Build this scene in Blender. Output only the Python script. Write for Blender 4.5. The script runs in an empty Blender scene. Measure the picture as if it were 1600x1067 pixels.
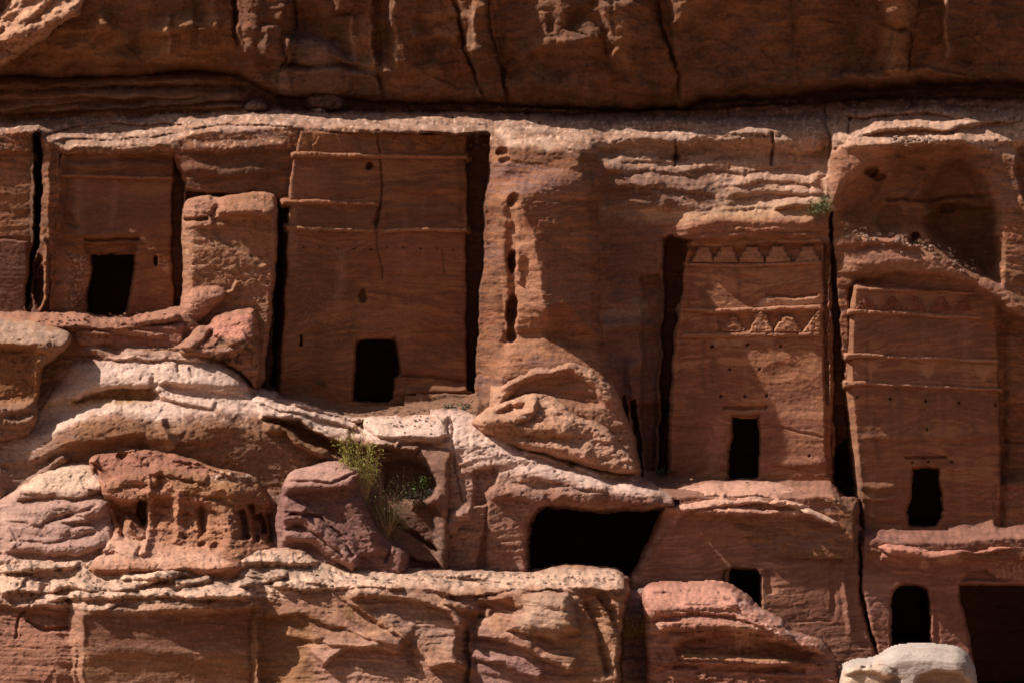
import bpy, math, random
import numpy as np

# ------------------------------------------------------------------ camera, sky, sun, exposure
SC = bpy.context.scene
COL = SC.collection
random.seed(7)
DIST, PXM, HORIZON = 90.0, 50.0, 430.0          # camera distance (m), photo pixels per metre at the cliff, eye level
ZC = (1067 - HORIZON) / PXM
cam_d = bpy.data.cameras.new('camera')
cam = bpy.data.objects.new('camera', cam_d)
COL.objects.link(cam)
cam.location = (0, -DIST, ZC)
cam.rotation_euler = (math.radians(90), 0, 0)
cam_d.sensor_width = 36
cam_d.lens = 36 * DIST / 32.0
cam_d.shift_y = -(533.5 - HORIZON) / 1600
cam_d.clip_end = 3000
SC.camera = cam

SUN_EL, SUN_FWD = math.radians(49), math.radians(9)
SUN_DIR = np.array([-math.cos(SUN_EL) * math.cos(SUN_FWD), -math.cos(SUN_EL) * math.sin(SUN_FWD), math.sin(SUN_EL)])
w = bpy.data.worlds.new('World')
SC.world = w
w.use_nodes = True
nt = w.node_tree
bg = nt.nodes['Background']
sky = nt.nodes.new('ShaderNodeTexSky')
sky.sky_type = 'NISHITA'
sky.sun_disc = False
sky.sun_elevation = SUN_EL
sky.sun_rotation = math.atan2(SUN_DIR[0], SUN_DIR[1])
sky.dust_density = 4.0
sky.ozone_density = 0.6
nt.links.new(sky.outputs[0], bg.inputs[0])
bg.inputs[1].default_value = 0.05
sun_d = bpy.data.lights.new('sun', 'SUN')
sun_d.energy = 5.0
sun_d.angle = math.radians(0.5)
sun_d.color = (1.0, 0.92, 0.84)
sun = bpy.data.objects.new('sun', sun_d)
COL.objects.link(sun)
sun.location = tuple(SUN_DIR * 150)
import mathutils
sun.rotation_euler = mathutils.Vector(SUN_DIR).to_track_quat('Z', 'Y').to_euler()
vs = SC.view_settings
vs.view_transform = 'Standard'
vs.look = 'None'
vs.gamma = 1
vs.use_curve_mapping = False
vs.exposure = 0.44
SC.cycles.max_bounces = 6
SC.cycles.diffuse_bounces = 4

# ------------------------------------------------------------------ numpy noise
def _hash(ix, iy, seed):
    n = (ix.astype(np.int64) * 374761393 + iy.astype(np.int64) * 668265263 + seed * 144665) & 0xffffffff
    n = ((n ^ (n >> 13)) * 1274126177) & 0xffffffff
    n = n ^ (n >> 16)
    return n
_ang = np.linspace(0, 2 * np.pi, 256, endpoint=False)
_GX, _GY = np.cos(_ang), np.sin(_ang)
def noise(x, y, seed=0):
    ix, iy = np.floor(x), np.floor(y)
    fx, fy = x - ix, y - iy
    ux = fx * fx * fx * (fx * (fx * 6 - 15) + 10)
    uy = fy * fy * fy * (fy * (fy * 6 - 15) + 10)
    def g(a, b):
        k = _hash(ix + a, iy + b, seed) & 255
        return _GX[k] * (fx - a) + _GY[k] * (fy - b)
    n0 = g(0, 0) * (1 - ux) + g(1, 0) * ux
    n1 = g(0, 1) * (1 - ux) + g(1, 1) * ux
    return (n0 * (1 - uy) + n1 * uy) * 1.5
def fbm(x, y, octaves=4, seed=0, gain=0.5):
    a, s, t = 1.0, 0.0, 0.0
    for k in range(octaves):
        s = s + a * noise(x, y, seed + k * 17)
        t += a
        a *= gain
        x, y = x * 2.03 + 11.3, y * 2.03 + 7.7
    return s / t * 1.5
def sst(a, b, x):
    t = np.clip((x - a) / (b - a), 0, 1)
    return t * t * (3 - 2 * t)
def facets(x, y, seed):
    """Broken-stone facets: each jittered cell is a small tilted plane."""
    ix, iy = np.floor(x), np.floor(y)
    best = np.full(x.shape, 9.0); out = np.zeros(x.shape)
    for a in (-1, 0, 1):
        for b in (-1, 0, 1):
            cx, cy = ix + a, iy + b
            k = _hash(cx, cy, seed)
            jx, jy = cx + (k & 255) / 255, cy + ((k >> 8) & 255) / 255
            dx, dy = x - jx, y - jy
            d = dx * dx + dy * dy
            k2 = _hash(cx, cy, seed + 5)
            v = ((k2 & 255) / 255 - .5) + dx * ((k2 >> 8 & 255) / 255 - .5) * 1.6 + dy * ((k2 >> 16 & 255) / 255 - .5) * 1.6
            m = d < best
            best = np.where(m, d, best); out = np.where(m, v, out)
    return out

def place(px, py, h):
    """A spot of the cliff: px, py on its front elevation, h metres out towards the valley."""
    t = (DIST - h) / DIST
    return (px - 800) / PXM * t, -h, ZC + (HORIZON - py) / PXM * t

# rock colours (linear)
OR = (0.37, 0.175, 0.085); RB = (0.30, 0.125, 0.072); PU = (0.28, 0.165, 0.135); PA = (0.55, 0.395, 0.30)
OC = (0.40, 0.195, 0.088); DK = (0.085, 0.05, 0.036); PK = (0.42, 0.20, 0.125); GR = (0.34, 0.26, 0.215)
BR = (0.24, 0.125, 0.075); CR = (0.62, 0.50, 0.38); DI = (0.27, 0.155, 0.095)

# ------------------------------------------------------------------ materials
def rock_material(name, grain=1.0, bump=1.0, flat=6, layer=1.0):
    m = bpy.data.materials.new(name)
    m.use_nodes = True
    n = m.node_tree.nodes; L = m.node_tree.links
    b = n['Principled BSDF']
    b.inputs['Roughness'].default_value = 0.93
    b.inputs['Specular IOR Level'].default_value = 0.12
    at = n.new('ShaderNodeAttribute'); at.attribute_name = 'rock_colour'
    tc = n.new('ShaderNodeTexCoord')
    mp = n.new('ShaderNodeMapping'); mp.inputs['Scale'].default_value = (0.8, 0.8, flat)
    L.new(tc.outputs['Object'], mp.inputs[0])
    n1 = n.new('ShaderNodeTexNoise'); n1.inputs['Scale'].default_value = 1.4; n1.inputs['Detail'].default_value = 7; n1.inputs['Roughness'].default_value = .62
    n1.inputs['Distortion'].default_value = 0.9
    L.new(mp.outputs[0], n1.inputs['Vector'])
    r1 = n.new('ShaderNodeMapRange'); r1.inputs[1].default_value = .3; r1.inputs[2].default_value = .7
    r1.inputs[3].default_value = 1 - .30 * grain; r1.inputs[4].default_value = 1 + .28 * grain
    L.new(n1.outputs[0], r1.inputs[0])
    n2 = n.new('ShaderNodeTexNoise'); n2.inputs['Scale'].default_value = 11; n2.inputs['Detail'].default_value = 6; n2.inputs['Roughness'].default_value = .7
    L.new(tc.outputs['Object'], n2.inputs['Vector'])
    r2 = n.new('ShaderNodeMapRange'); r2.inputs[1].default_value = .3; r2.inputs[2].default_value = .7
    r2.inputs[3].default_value = 1 - .28 * grain; r2.inputs[4].default_value = 1 + .30 * grain
    L.new(n2.outputs[0], r2.inputs[0])
    mu = n.new('ShaderNodeMath'); mu.operation = 'MULTIPLY'
    L.new(r1.outputs[0], mu.inputs[0]); L.new(r2.outputs[0], mu.inputs[1])
    n4 = n.new('ShaderNodeTexNoise'); n4.inputs['Scale'].default_value = 23; n4.inputs['Detail'].default_value = 4; n4.inputs['Roughness'].default_value = .75
    mp4 = n.new('ShaderNodeMapping'); mp4.inputs['Scale'].default_value = (0.55, 0.55, 1.3)
    L.new(tc.outputs['Object'], mp4.inputs[0]); L.new(mp4.outputs[0], n4.inputs['Vector'])
    r4 = n.new('ShaderNodeMapRange'); r4.inputs[1].default_value = .57; r4.inputs[2].default_value = .68; r4.inputs[3].default_value = 1; r4.inputs[4].default_value = 1 - .42 * grain
    L.new(n4.outputs[0], r4.inputs[0])
    mu0 = mu; mu = n.new('ShaderNodeMath'); mu.operation = 'MULTIPLY'
    L.new(mu0.outputs[0], mu.inputs[0]); L.new(r4.outputs[0], mu.inputs[1])
    vm = n.new('ShaderNodeVectorMath'); vm.operation = 'SCALE'
    L.new(at.outputs['Color'], vm.inputs[0]); L.new(mu.outputs[0], vm.inputs['Scale'])
    L.new(vm.outputs[0], b.inputs['Base Color'])
    n3 = n.new('ShaderNodeTexNoise'); n3.inputs['Scale'].default_value = 16; n3.inputs['Detail'].default_value = 8; n3.inputs['Roughness'].default_value = .72
    mp2 = n.new('ShaderNodeMapping'); mp2.inputs['Scale'].default_value = (0.6, 0.6, 1.7)
    L.new(tc.outputs['Object'], mp2.inputs[0]); L.new(mp2.outputs[0], n3.inputs['Vector'])
    ad = n.new('ShaderNodeMath'); ad.operation = 'MULTIPLY_ADD'; ad.inputs[1].default_value = layer
    L.new(n1.outputs[0], ad.inputs[0]); L.new(n3.outputs[0], ad.inputs[2])
    bu = n.new('ShaderNodeBump'); bu.inputs['Strength'].default_value = .75 * bump; bu.inputs['Distance'].default_value = .07
    L.new(ad.outputs[0], bu.inputs['Height']); L.new(bu.outputs[0], b.inputs['Normal'])
    return m
ROCK = rock_material('weathered_sandstone', .8, 1.0, 4.5, .7)
CUT = rock_material('carved_sandstone', .55, .5, 5, .25)
CLIFF = rock_material('mottled_sandstone', .9, .8, 3.2, .5)

def plain(name, col, rough=.8, var=.25, scale=6):
    m = bpy.data.materials.new(name); m.use_nodes = True
    n = m.node_tree.nodes; L = m.node_tree.links; b = n['Principled BSDF']
    b.inputs['Roughness'].default_value = rough; b.inputs['Specular IOR Level'].default_value = .2
    tc = n.new('ShaderNodeTexCoord'); t = n.new('ShaderNodeTexNoise'); t.inputs['Scale'].default_value = scale; t.inputs['Detail'].default_value = 5
    L.new(tc.outputs['Object'], t.inputs['Vector'])
    r = n.new('ShaderNodeMapRange'); r.inputs[1].default_value = .3; r.inputs[2].default_value = .7
    r.inputs[3].default_value = 1 - var; r.inputs[4].default_value = 1 + var
    L.new(t.outputs[0], r.inputs[0])
    v = n.new('ShaderNodeVectorMath'); v.operation = 'SCALE'; v.inputs[0].default_value = col
    L.new(r.outputs[0], v.inputs['Scale']); L.new(v.outputs[0], b.inputs['Base Color'])
    return m

# ------------------------------------------------------------------ things and parts
def tag(o, label=None, cat=None, group=None, kind=None):
    if label: o['label'] = label
    if cat: o['category'] = cat
    if group: o['group'] = group
    if kind: o['kind'] = kind
    return o
def thing(name, px, py, h, label, cat, group=None):
    o = bpy.data.objects.new(name, None)
    COL.objects.link(o); o.location = place(px, py, h); o.empty_display_size = .5
    return tag(o, label, cat, group)
def link_mesh(name, verts, faces, mat, parent=None, cols=None, smooth=True):
    me = bpy.data.meshes.new(name)
    verts = np.asarray(verts, np.float32)
    if parent is not None:
        verts = verts - np.array(parent['_origin'] if '_origin' in parent else tuple(parent.location), np.float32)
    nv = len(verts)
    me.vertices.add(nv); me.vertices.foreach_set('co', verts.ravel())
    faces = np.asarray(faces, np.int32); k = faces.shape[1]
    me.loops.add(faces.size); me.loops.foreach_set('vertex_index', faces.ravel())
    me.polygons.add(len(faces)); me.polygons.foreach_set('loop_start', np.arange(0, faces.size, k, dtype=np.int32))
    me.polygons.foreach_set('use_smooth', np.full(len(faces), smooth))
    me.update(calc_edges=True)
    if cols is not None:
        a = me.color_attributes.new('rock_colour', 'FLOAT_COLOR', 'POINT')
        c = np.ones((nv, 4), np.float32); c[:, :3] = cols
        a.data.foreach_set('color', c.ravel())
    me.materials.append(mat)
    o = bpy.data.objects.new(name, me); COL.objects.link(o)
    if parent is not None: o.parent = parent
    return o

# ------------------------------------------------------------------ relief bodies: solid rock seen in elevation
class Body:
    def __init__(s, x0, x1, y0, y1, step=1.7, warp=3.0, seed=1, margin=0, coarse=9):
        xs = np.arange(x0, x1 + step, step); ys = np.arange(y0, y1 + step, step)
        if margin:
            xs = np.concatenate([np.arange(x0 - margin, x0, coarse), xs, np.arange(xs[-1] + coarse, x1 + margin, coarse)])
        s.xs, s.ys, s.seed = xs, ys, seed
        s.PX, s.PY = np.meshgrid(xs, ys)
        if warp:
            s.X = s.PX + warp * (1.3 * fbm(s.PX / 46, s.PY / 34, 3, seed + 301) + .35 * noise(s.PX / 8, s.PY / 7, seed + 303))
            s.Y = s.PY + warp * (1.1 * fbm(s.PX / 46, s.PY / 34, 3, seed + 311) + .35 * noise(s.PX / 8, s.PY / 7, seed + 313))
        else:
            s.X, s.Y = s.PX, s.PY
        s.h = np.zeros(s.PX.shape); s.c = np.zeros(s.PX.shape + (3,)); s.c[:] = OR
        s.keep = np.ones(s.PX.shape, bool); s.cut = np.zeros(s.PX.shape, bool)
        s.rough = np.ones(s.PX.shape)
    # --- windows and distances
    def win(s, pts, m):
        p = np.asarray(pts, float)
        i0, i1 = np.searchsorted(s.xs, [p[:, 0].min() - m, p[:, 0].max() + m]); j0, j1 = np.searchsorted(s.ys, [p[:, 1].min() - m, p[:, 1].max() + m])
        return (slice(j0, j1), slice(i0, i1))
    def line(s, pts, w):
        """distance, side (+1 below / left of travel down) and position 0..1 along a polyline"""
        X, Y = s.X[w], s.Y[w]
        p = np.asarray(pts, float)
        seg = np.hypot(*np.diff(p, axis=0).T); tot = seg.sum(); acc = 0
        bd = np.full(X.shape, 1e9); sd = np.zeros(X.shape); tt = np.zeros(X.shape)
        for k in range(len(p) - 1):
            dx, dy = p[k + 1] - p[k]; l2 = dx * dx + dy * dy + 1e-9
            t = np.clip(((X - p[k, 0]) * dx + (Y - p[k, 1]) * dy) / l2, 0, 1)
            d = np.hypot(X - p[k, 0] - t * dx, Y - p[k, 1] - t * dy)
            m = d < bd
            bd = np.where(m, d, bd)
            sd = np.where(m, np.sign(dx * (Y - p[k, 1]) - dy * (X - p[k, 0])), sd)
            tt = np.where(m, (acc + t * seg[k]) / tot, tt)
            acc += seg[k]
        return bd, sd, tt
    def sdist(s, poly, w):
        X, Y = s.X[w], s.Y[w]
        p = np.asarray(poly, float); q = np.roll(p, -1, axis=0)
        bd = np.full(X.shape, 1e9); ins = np.zeros(X.shape, bool)
        for a, b in zip(p, q):
            dx, dy = b - a; l2 = dx * dx + dy * dy + 1e-9
            t = np.clip(((X - a[0]) * dx + (Y - a[1]) * dy) / l2, 0, 1)
            bd = np.minimum(bd, np.hypot(X - a[0] - t * dx, Y - a[1] - t * dy))
            if abs(dy) > 1e-9:
                c = ((a[1] > Y) != (b[1] > Y)) & (X < dx * (Y - a[1]) / dy + a[0])
                ins ^= c
        return np.where(ins, bd, -bd)
    # --- form
    def loft(s, curves, ease=0):
        X, Y = s.X, s.Y
        yk, hk = [], []
        for pts, hv in curves:
            p = np.asarray(pts, float); yk.append(np.interp(X, p[:, 0], p[:, 1]))
            if np.isscalar(hv): hk.append(np.full(X.shape, float(hv)))
            else:
                q = np.asarray(hv, float); hk.append(np.interp(X, q[:, 0], q[:, 1]))
        h = hk[0].copy()
        for k in range(len(curves) - 1):
            t = np.clip((Y - yk[k]) / np.maximum(yk[k + 1] - yk[k], .5), 0, 1)
            if ease: t = t * (1 - ease) + ease * (t * t * (3 - 2 * t))
            h = np.where(Y >= yk[k], hk[k] + (hk[k + 1] - hk[k]) * t, h)
        s.h += h
        return s
    def ridge(s, pts, amt, up, dn, p=1.0, taper=.12, jag=.15):
        """up: reach above a line drawn left to right (right of one drawn downwards); dn: the other side"""
        w = s.win(pts, max(up, dn) + 8)
        if s.X[w].size == 0: return s
        d, sd, t = s.line(pts, w)
        if jag:
            k = 1 + jag * 1.5 * fbm(s.PX[w] / 52 + s.PY[w] / 91, s.PY[w] / 50 - s.PX[w] / 115, 3, s.seed + 21 + int(pts[0][0]) % 97, .6)
            k = np.clip(k, .12, 2.2)
        else: k = 1.0
        u = np.clip(d / (up * k), 0, 1); v = np.clip(d / (dn * np.minimum(k, 1.3)), 0, 1)
        if p: f = np.where(sd < 0, 1 - u, 1 - v) ** p
        else: f = np.where(sd < 0, .5 * (1 - u) ** 1.3 + .25 * (1 + np.cos(np.pi * u)), np.sqrt(1 - v * v))   # rounded nose
        f = f * np.minimum(k, 1.35) ** .5
        if taper: f = f * sst(0, taper, t) * sst(0, taper, 1 - t)
        s.h[w] += amt * f
        return s
    def lip(s, pts, amt=.3, up=35, dn=3, taper=.12, jag=.13):
        return s.ridge(pts, amt, up, dn * 1.9 + 1, 0, taper, jag)
    def crack(s, pts, depth=.4, width=2.5, taper=.06): return s.ridge(pts, -depth, width, width, .8, taper)
    def wall(s, pts, amt, left, right, p=1.0, taper=.1, jag=.12): return s.ridge(pts, amt, right, left, p, taper, jag)
    def dent(s, poly, depth, w=6, p=1.0):
        """recess (depth > 0) or raised block (depth < 0) with walls w pixels wide"""
        k = s.win(poly, w + 8)
        if s.X[k].size == 0: return s
        d = s.sdist(poly, k)
        s.h[k] -= depth * sst(-w * .15, w, d) ** p
        return s
    def bulge(s, poly, amt, R):
        k = s.win(poly, 8)
        if s.X[k].size == 0: return s
        d = np.clip(s.sdist(poly, k) / R, 0, 1)
        s.h[k] += amt * np.sqrt(1 - (1 - d) ** 2)
        return s
    def pit(s, x, y, rx, ry, depth, p=.6):
        w = s.win([(x - rx, y - ry), (x + rx, y + ry)], 4)
        r = np.clip(1 - ((s.X[w] - x) / rx) ** 2 - ((s.Y[w] - y) / ry) ** 2, 0, 1)
        s.h[w] -= depth * r ** p
        return s
    def stepdown(s, pts, dh, w=3, fade=12):
        p = np.asarray(pts, float)
        yc = np.interp(s.X, p[:, 0], p[:, 1])
        s.h += dh * sst(0, w, s.Y - yc) * sst(0, fade, s.X - p[0, 0]) * sst(0, fade, p[-1, 0] - s.X)
        return s
    def stepright(s, pts, dh, w=3, fade=12):
        p = np.asarray(pts, float)
        xc = np.interp(s.Y, p[:, 1], p[:, 0])
        s.h += dh * sst(0, w, s.X - xc) * sst(0, fade, s.Y - p[0, 1]) * sst(0, fade, p[-1, 1] - s.Y)
        return s
    @staticmethod
    def soften(poly, n):
        p = np.asarray(poly, float)
        for _ in range(n):
            q = np.roll(p, -1, axis=0); p = np.stack([p * .75 + q * .25, p * .25 + q * .75], 1).reshape(-1, 2)
        return p
    def outline(s, poly, R=14, Rd=None, drop=2.2, m=5):
        """closed silhouette: rounded over R pixels and Rd metres, then falling away behind"""
        k = (slice(None), slice(None))
        d = s.sdist(poly, k)
        Rd = R / PXM if Rd is None else Rd
        u = np.clip(d / R, 0, 1)
        s.h -= Rd * (1 - np.sqrt(1 - (1 - u) ** 2))
        s.h -= np.where(d < 0, drop * np.clip(-d / m, 0, 1), 0)
        s.keep &= d > -m - 2
        s.d = d
        return s
    def hole(s, poly, reveal=.55, w=3.0):
        k = s.win(poly, w + 12)
        d = s.sdist(poly, k)
        s.h[k] -= reveal * sst(-.6, w, d)
        s.cut[k] |= d > w + 1.0
        return s
    def weather(s, big=.22, strata=.06, mid=.05, fine=.015, facet=0., fs=60, bed=11, tilt=0.0, crease=.035):
        X, Y, sd, R = s.X, s.Y, s.seed, s.rough
        yy = Y + tilt * X + 14 * fbm(X / 260, Y / 200, 2, sd + 40)
        if big: s.h += big * fbm(X / 170, Y / 120, 3, sd + 1) * R
        if strata:
            a = noise(X / 330, yy / bed, sd + 2); b = noise(X / 120, yy / (bed * .42), sd + 3)
            mod = .55 + .9 * np.clip(fbm(X / 90, Y / 60, 2, sd + 9) + .3, 0, 1)
            s.h += strata * mod * R * (np.sign(a) * np.abs(a) ** .45 + .55 * np.sign(b) * np.abs(b) ** .45)
        if mid: s.h += mid * fbm(X / 30, yy / 17, 4, sd + 4, .55) * R
        if facet: s.h += facet * (facets(X / fs, Y / (fs * .62), sd + 5) + .45 * facets(X / fs * 2.3, Y / fs * 3.2, sd + 6)) * R
        if crease:
            q = fbm(X / 95, yy / 26, 4, sd + 11, .55); q2 = fbm(X / 38, yy / 30, 3, sd + 13, .55)
            s.h -= crease * R * (np.clip(1 - np.abs(q) * 16, 0, 1) + .6 * np.clip(1 - np.abs(q2) * 14, 0, 1) + 1.2 * sst(.42, .6, fbm(X / 9, Y / 7, 2, sd + 15)))
        if fine: s.h += fine * fbm(X / 7, yy / 4.5, 3, sd + 7, .6) * R
        return s
    # --- colour of the stone, with some light and shade painted in
    def strata_colour(s, pal, bed=26, tilt=0.0, blotch=.5):
        X, Y, sd = s.X, s.Y, s.seed
        yy = Y + tilt * X + 26 * fbm(X / 240, Y / 170, 3, sd + 60)
        v = .5 + .62 * (.6 * noise(X / 520, yy / bed, sd + 61) + .42 * noise(X / 260, yy / (bed * .3), sd + 62) + .2 * noise(X / 90, yy / 3.2, sd + 64) + blotch * fbm(X / 80, Y / 55, 4, sd + 63))
        k = np.floor(yy / 52 + .5 * noise(X / 210, Y / 90, sd + 66))
        tl = ((_hash(k, k * 0, sd + 67) & 255) / 255 - .5) * .8
        v = v + .17 * noise(X / 150, (yy + tl * X + 9 * noise(X / 60, Y / 40, sd + 69)) / 5.5, sd + 68) + .12 * fbm(X / 200, Y / 160, 2, sd + 70)
        P = np.asarray(pal); v = np.clip(v, 0, .999) * (len(P) - 1)
        i = np.floor(v).astype(int); f = (v - i)[..., None]
        s.c[:] = P[i] * (1 - f) + P[np.minimum(i + 1, len(P) - 1)] * f
        return s
    def paint(s, poly, col, a=.7, soft=14, ragged=10):
        w = s.win(poly, soft + ragged + 4)
        if s.X[w].size == 0: return s
        d = s.sdist(poly, w) + ragged * fbm(s.PX[w] / 22, s.PY[w] / 14, 4, s.seed + 80)
        m = (a * sst(-soft, soft, d))[..., None]
        s.c[w] = s.c[w] * (1 - m) + np.array(col) * m
        return s
    def streak(s, pts, col, width=5, a=.6):
        w = s.win(pts, width * 2 + 4)
        if s.X[w].size == 0: return s
        d, sd, t = s.line(pts, w)
        m = (a * np.clip(1 - d / width * (1 + .6 * fbm(s.PX[w] / 9, s.PY[w] / 22, 3, s.seed + 81)), 0, 1))[..., None]
        s.c[w] = s.c[w] * (1 - m) + np.array(col) * m
        return s
    def specks(s, poly, col, a=.6, scale=6, lvl=.25, soft=10):
        w = s.win(poly, soft + 4)
        if s.X[w].size == 0: return s
        d = s.sdist(poly, w)
        m = (a * sst(-soft, soft, d) * sst(lvl, lvl + .18, fbm(s.PX[w] / scale, s.PY[w] / scale, 4, s.seed + 82, .6)))[..., None]
        s.c[w] = s.c[w] * (1 - m) + np.array(col) * m
        return s
    # --- mesh
    def build(s, name, mat=None, parent=None):
        x, y, z = place(s.PX, s.PY, s.h)
        V = np.stack([x, y, z], -1).reshape(-1, 3)
        H, W = s.PX.shape
        idx = np.arange(H * W).reshape(H, W)
        ok = s.keep & ~s.cut
        q = ok[:-1, :-1] & ok[1:, :-1] & ok[:-1, 1:] & ok[1:, 1:]
        F = np.stack([idx[1:, :-1][q], idx[1:, 1:][q], idx[:-1, 1:][q], idx[:-1, :-1][q]], -1)
        used = np.zeros(H * W, bool); used[F.ravel()] = True
        new = np.cumsum(used) - 1
        c = s.c.reshape(-1, 3)[used]
        k = (.72 + .30 * sst(.16, .42, c @ np.array((.35, .5, .15))))[:, None]       # darker tones deepened to put shade into the colour; pale lit tops kept
        return link_mesh(name, V[used], new[F], mat or ROCK, parent, np.clip(c * k * np.array((1.0, .915, .92)), .01, .8))
    def at(s, px, py):
        j = min(np.searchsorted(s.ys, py), len(s.ys) - 1); i = min(np.searchsorted(s.xs, px), len(s.xs) - 1)
        return s.h[j, i]

def box_poly(x0, y0, x1, y1): return [(x0, y0), (x1, y0), (x1, y1), (x0, y1)]
def grow(poly, k):
    p = np.asarray(poly, float); c = p.mean(0)
    return [tuple(c + (q - c) * (1 + k / max(np.hypot(*(q - c)), 1))) for q in p]

def chamber(poly, h_front, depth, parent, side=26, top=12, bottom=3, name='chamber', col=BR, kind=None):
    """the hewn room behind an opening: floor, ceiling, back and side walls, open towards the doorway"""
    p = np.asarray(poly, float)
    x0, y0 = p.min(0); x1, y1 = p.max(0)
    X0, _, Z1 = place(x0 - side, y0 - top, h_front); X1, _, Z0 = place(x1 + side, y1 + bottom, h_front)
    Y0, Y1 = -h_front, -h_front + depth
    fl = lambda f: f                                           # floor height helper
    V = [(X0, Y0, Z0), (X1, Y0, Z0), (X1, Y0, Z1), (X0, Y0, Z1), (X0, Y1, Z0), (X1, Y1, Z0), (X1, Y1, Z1), (X0, Y1, Z1)]
    F = [(4, 5, 6, 7), (0, 1, 5, 4), (3, 7, 6, 2), (0, 4, 7, 3), (1, 2, 6, 5)]
    o = link_mesh(name, V, F, ROCK, parent, np.tile(np.array(col), (8, 1)), smooth=False)
    if kind: o['kind'] = kind
    return o
def relief(name, poly, h, mat, parent, R=4, Rd=.08, drop=.35, warp=1.2, seed=5, col=OR, pal=None, step=1.6, batter=None, fine=.012, tilt=0, extra=None):
    """one carved piece (cornice, merlon, lintel): its outline, standing h metres out"""
    p = np.asarray(poly, float)
    b = Body(p[:, 0].min() - 8, p[:, 0].max() + 8, p[:, 1].min() - 8, p[:, 1].max() + 8, step, warp, seed)
    b.h += h if not callable(h) else h(b.PX, b.PY)
    b.outline(poly, R, Rd, drop, 4)
    b.h += .035 * fbm(b.PX / 26, b.PY / 60, 3, seed + 9) - .03 * sst(.25, .5, fbm(b.PX / 17, b.PY / 40, 3, seed + 19))
    b.weather(big=0, strata=.01, mid=.03, fine=fine)
    col = np.array(col) * (.86, .85, .78)
    b.strata_colour(pal or [col * .85, col, col * 1.12], 14)
    if extra: extra(b)
    return b.build(name, mat, parent)

# ================================================================== THE SETTING
# ---- valley floor: one sheet to the horizon
g = link_mesh('valley_floor', [(-1500, -1800, -1.2), (1500, -1800, -1.2), (1500, 60, -1.2), (-1500, 60, -1.2)], [(0, 1, 2, 3)],
              plain('valley_sand', (0.27, 0.17, 0.105), .95, .3, .4))
g['kind'] = 'structure'

# ---- opposite valley side under the viewer, unseen: added to block sky, bounce warm light
xs_ = np.linspace(-260, 260, 53); ys_ = np.concatenate([np.linspace(-58, -100, 9), np.linspace(-115, -330, 12)])
GX_, GY_ = np.meshgrid(xs_, ys_); d_ = -58 - GY_
GZ_ = -1.3 + .30 * np.minimum(d_, 32) + .42 * np.maximum(d_ - 40, 0) + 3.5 * fbm(GX_ / 40, GY_ / 40, 4, 5) * np.clip(np.hypot(GX_, GY_ + 90) / 30 - .4, 0, 1)
near_ = np.hypot(GX_, GY_ + 90) < 14; GZ_ = np.where(near_, np.minimum(GZ_, 9.5), GZ_)
i_ = np.arange(GX_.size).reshape(GX_.shape); q_ = np.stack([i_[:-1, :-1], i_[1:, :-1], i_[1:, 1:], i_[:-1, 1:]], -1).reshape(-1, 4)
g = link_mesh('unseen_opposite_slope', np.stack([GX_, GY_, GZ_], -1).reshape(-1, 3), q_, plain('slope_rubble', (0.24, 0.135, 0.08), .95, .35, .5))
g['kind'] = 'structure'

DOOR2 = [(141, 397), (175, 394), (211, 397), (209, 420), (204, 455), (199, 490), (193, 498), (140, 498), (134, 492), (135, 455), (140, 425)]
DOOR3 = [(555, 530), (612, 528), (617, 524), (621, 545), (627, 581), (618, 592), (616, 625), (605, 633), (575, 632), (549, 627)]
DOOR4 = [(1143, 648), (1187, 647), (1189, 690), (1186, 745), (1176, 754), (1137, 751), (1136, 704), (1142, 682)]
DOOR5 = [(1424, 730), (1468, 731), (1470, 760), (1477, 795), (1466, 823), (1440, 826), (1419, 822), (1415, 800), (1422, 770)]

# ---- upper cliff, leaning out over the ledge
LIP = [(-200, 125), (0, 118), (60, 119), (200, 120), (270, 109), (360, 113), (400, 128), (430, 148), (560, 158), (700, 160), (800, 163), (960, 168), (1062, 168), (1100, 152),
       (1200, 148), (1290, 140), (1330, 133), (1420, 130), (1530, 124), (1600, 125), (1800, 120)]
U = Body(-60, 1660, -60, 182, 2.0, 3.5, 11, margin=240, coarse=12)
U.loft([([(-300, -60), (1900, -60)], [(-300, -2.15), (700, -2.15), (900, -1.05), (1900, -1.05)]), ([(-300, 60), (1900, 60)], [(-300, -2.9), (700, -2.9), (900, -1.8), (1900, -1.8)]), (LIP, [(-300, -3.45), (760, -3.4), (900, -2.5), (1900, -2.4)])])
U.h += .2 * fbm(U.X / 75, U.Y / 130, 2, 77) + .25 * np.abs(fbm(U.X / 60, U.Y / 90, 3, 79))
U.weather(.4, .03, .06, .014, .10, 110, bed=17)
for xc, dh in ((368, .3), (447, -.25), (735, .25), (778, -.3), (1048, .3), (1238, -.2), (1421, -.2), (590, .15), (300, -.15)):
    U.stepright([(xc - 6, -90), (xc, 60), (xc + 10, 190)], dh, 7, 4)
U.h += .06 * facets(U.X / 70, U.Y / 150, 91)
U.dent([(-40, -80), (14, -80), (12, 18), (-40, 60)], .9, 10)
for pts, dp, wd in [([(362, -20), (368, 40), (376, 86)], 1.0, 7), ([(455, -30), (462, 45), (440, 110), (430, 172)], .7, 4), ([(704, -20), (722, 60), (740, 112), (760, 170)], .9, 7),
                    ([(760, -20), (765, 50), (785, 110), (796, 175)], .9, 5), ([(1024, -30), (1034, 45), (1050, 85), (1060, 120), (1063, 176)], 1.1, 6),
                    ([(1236, -20), (1240, 50), (1236, 90)], .3, 3), ([(1422, 42), (1423, 80), (1418, 116)], .7, 5), ([(590, 110), (597, 160)], .4, 4)]:
    U.crack(pts, dp * .45, wd * .5 + .8, .2)
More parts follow.
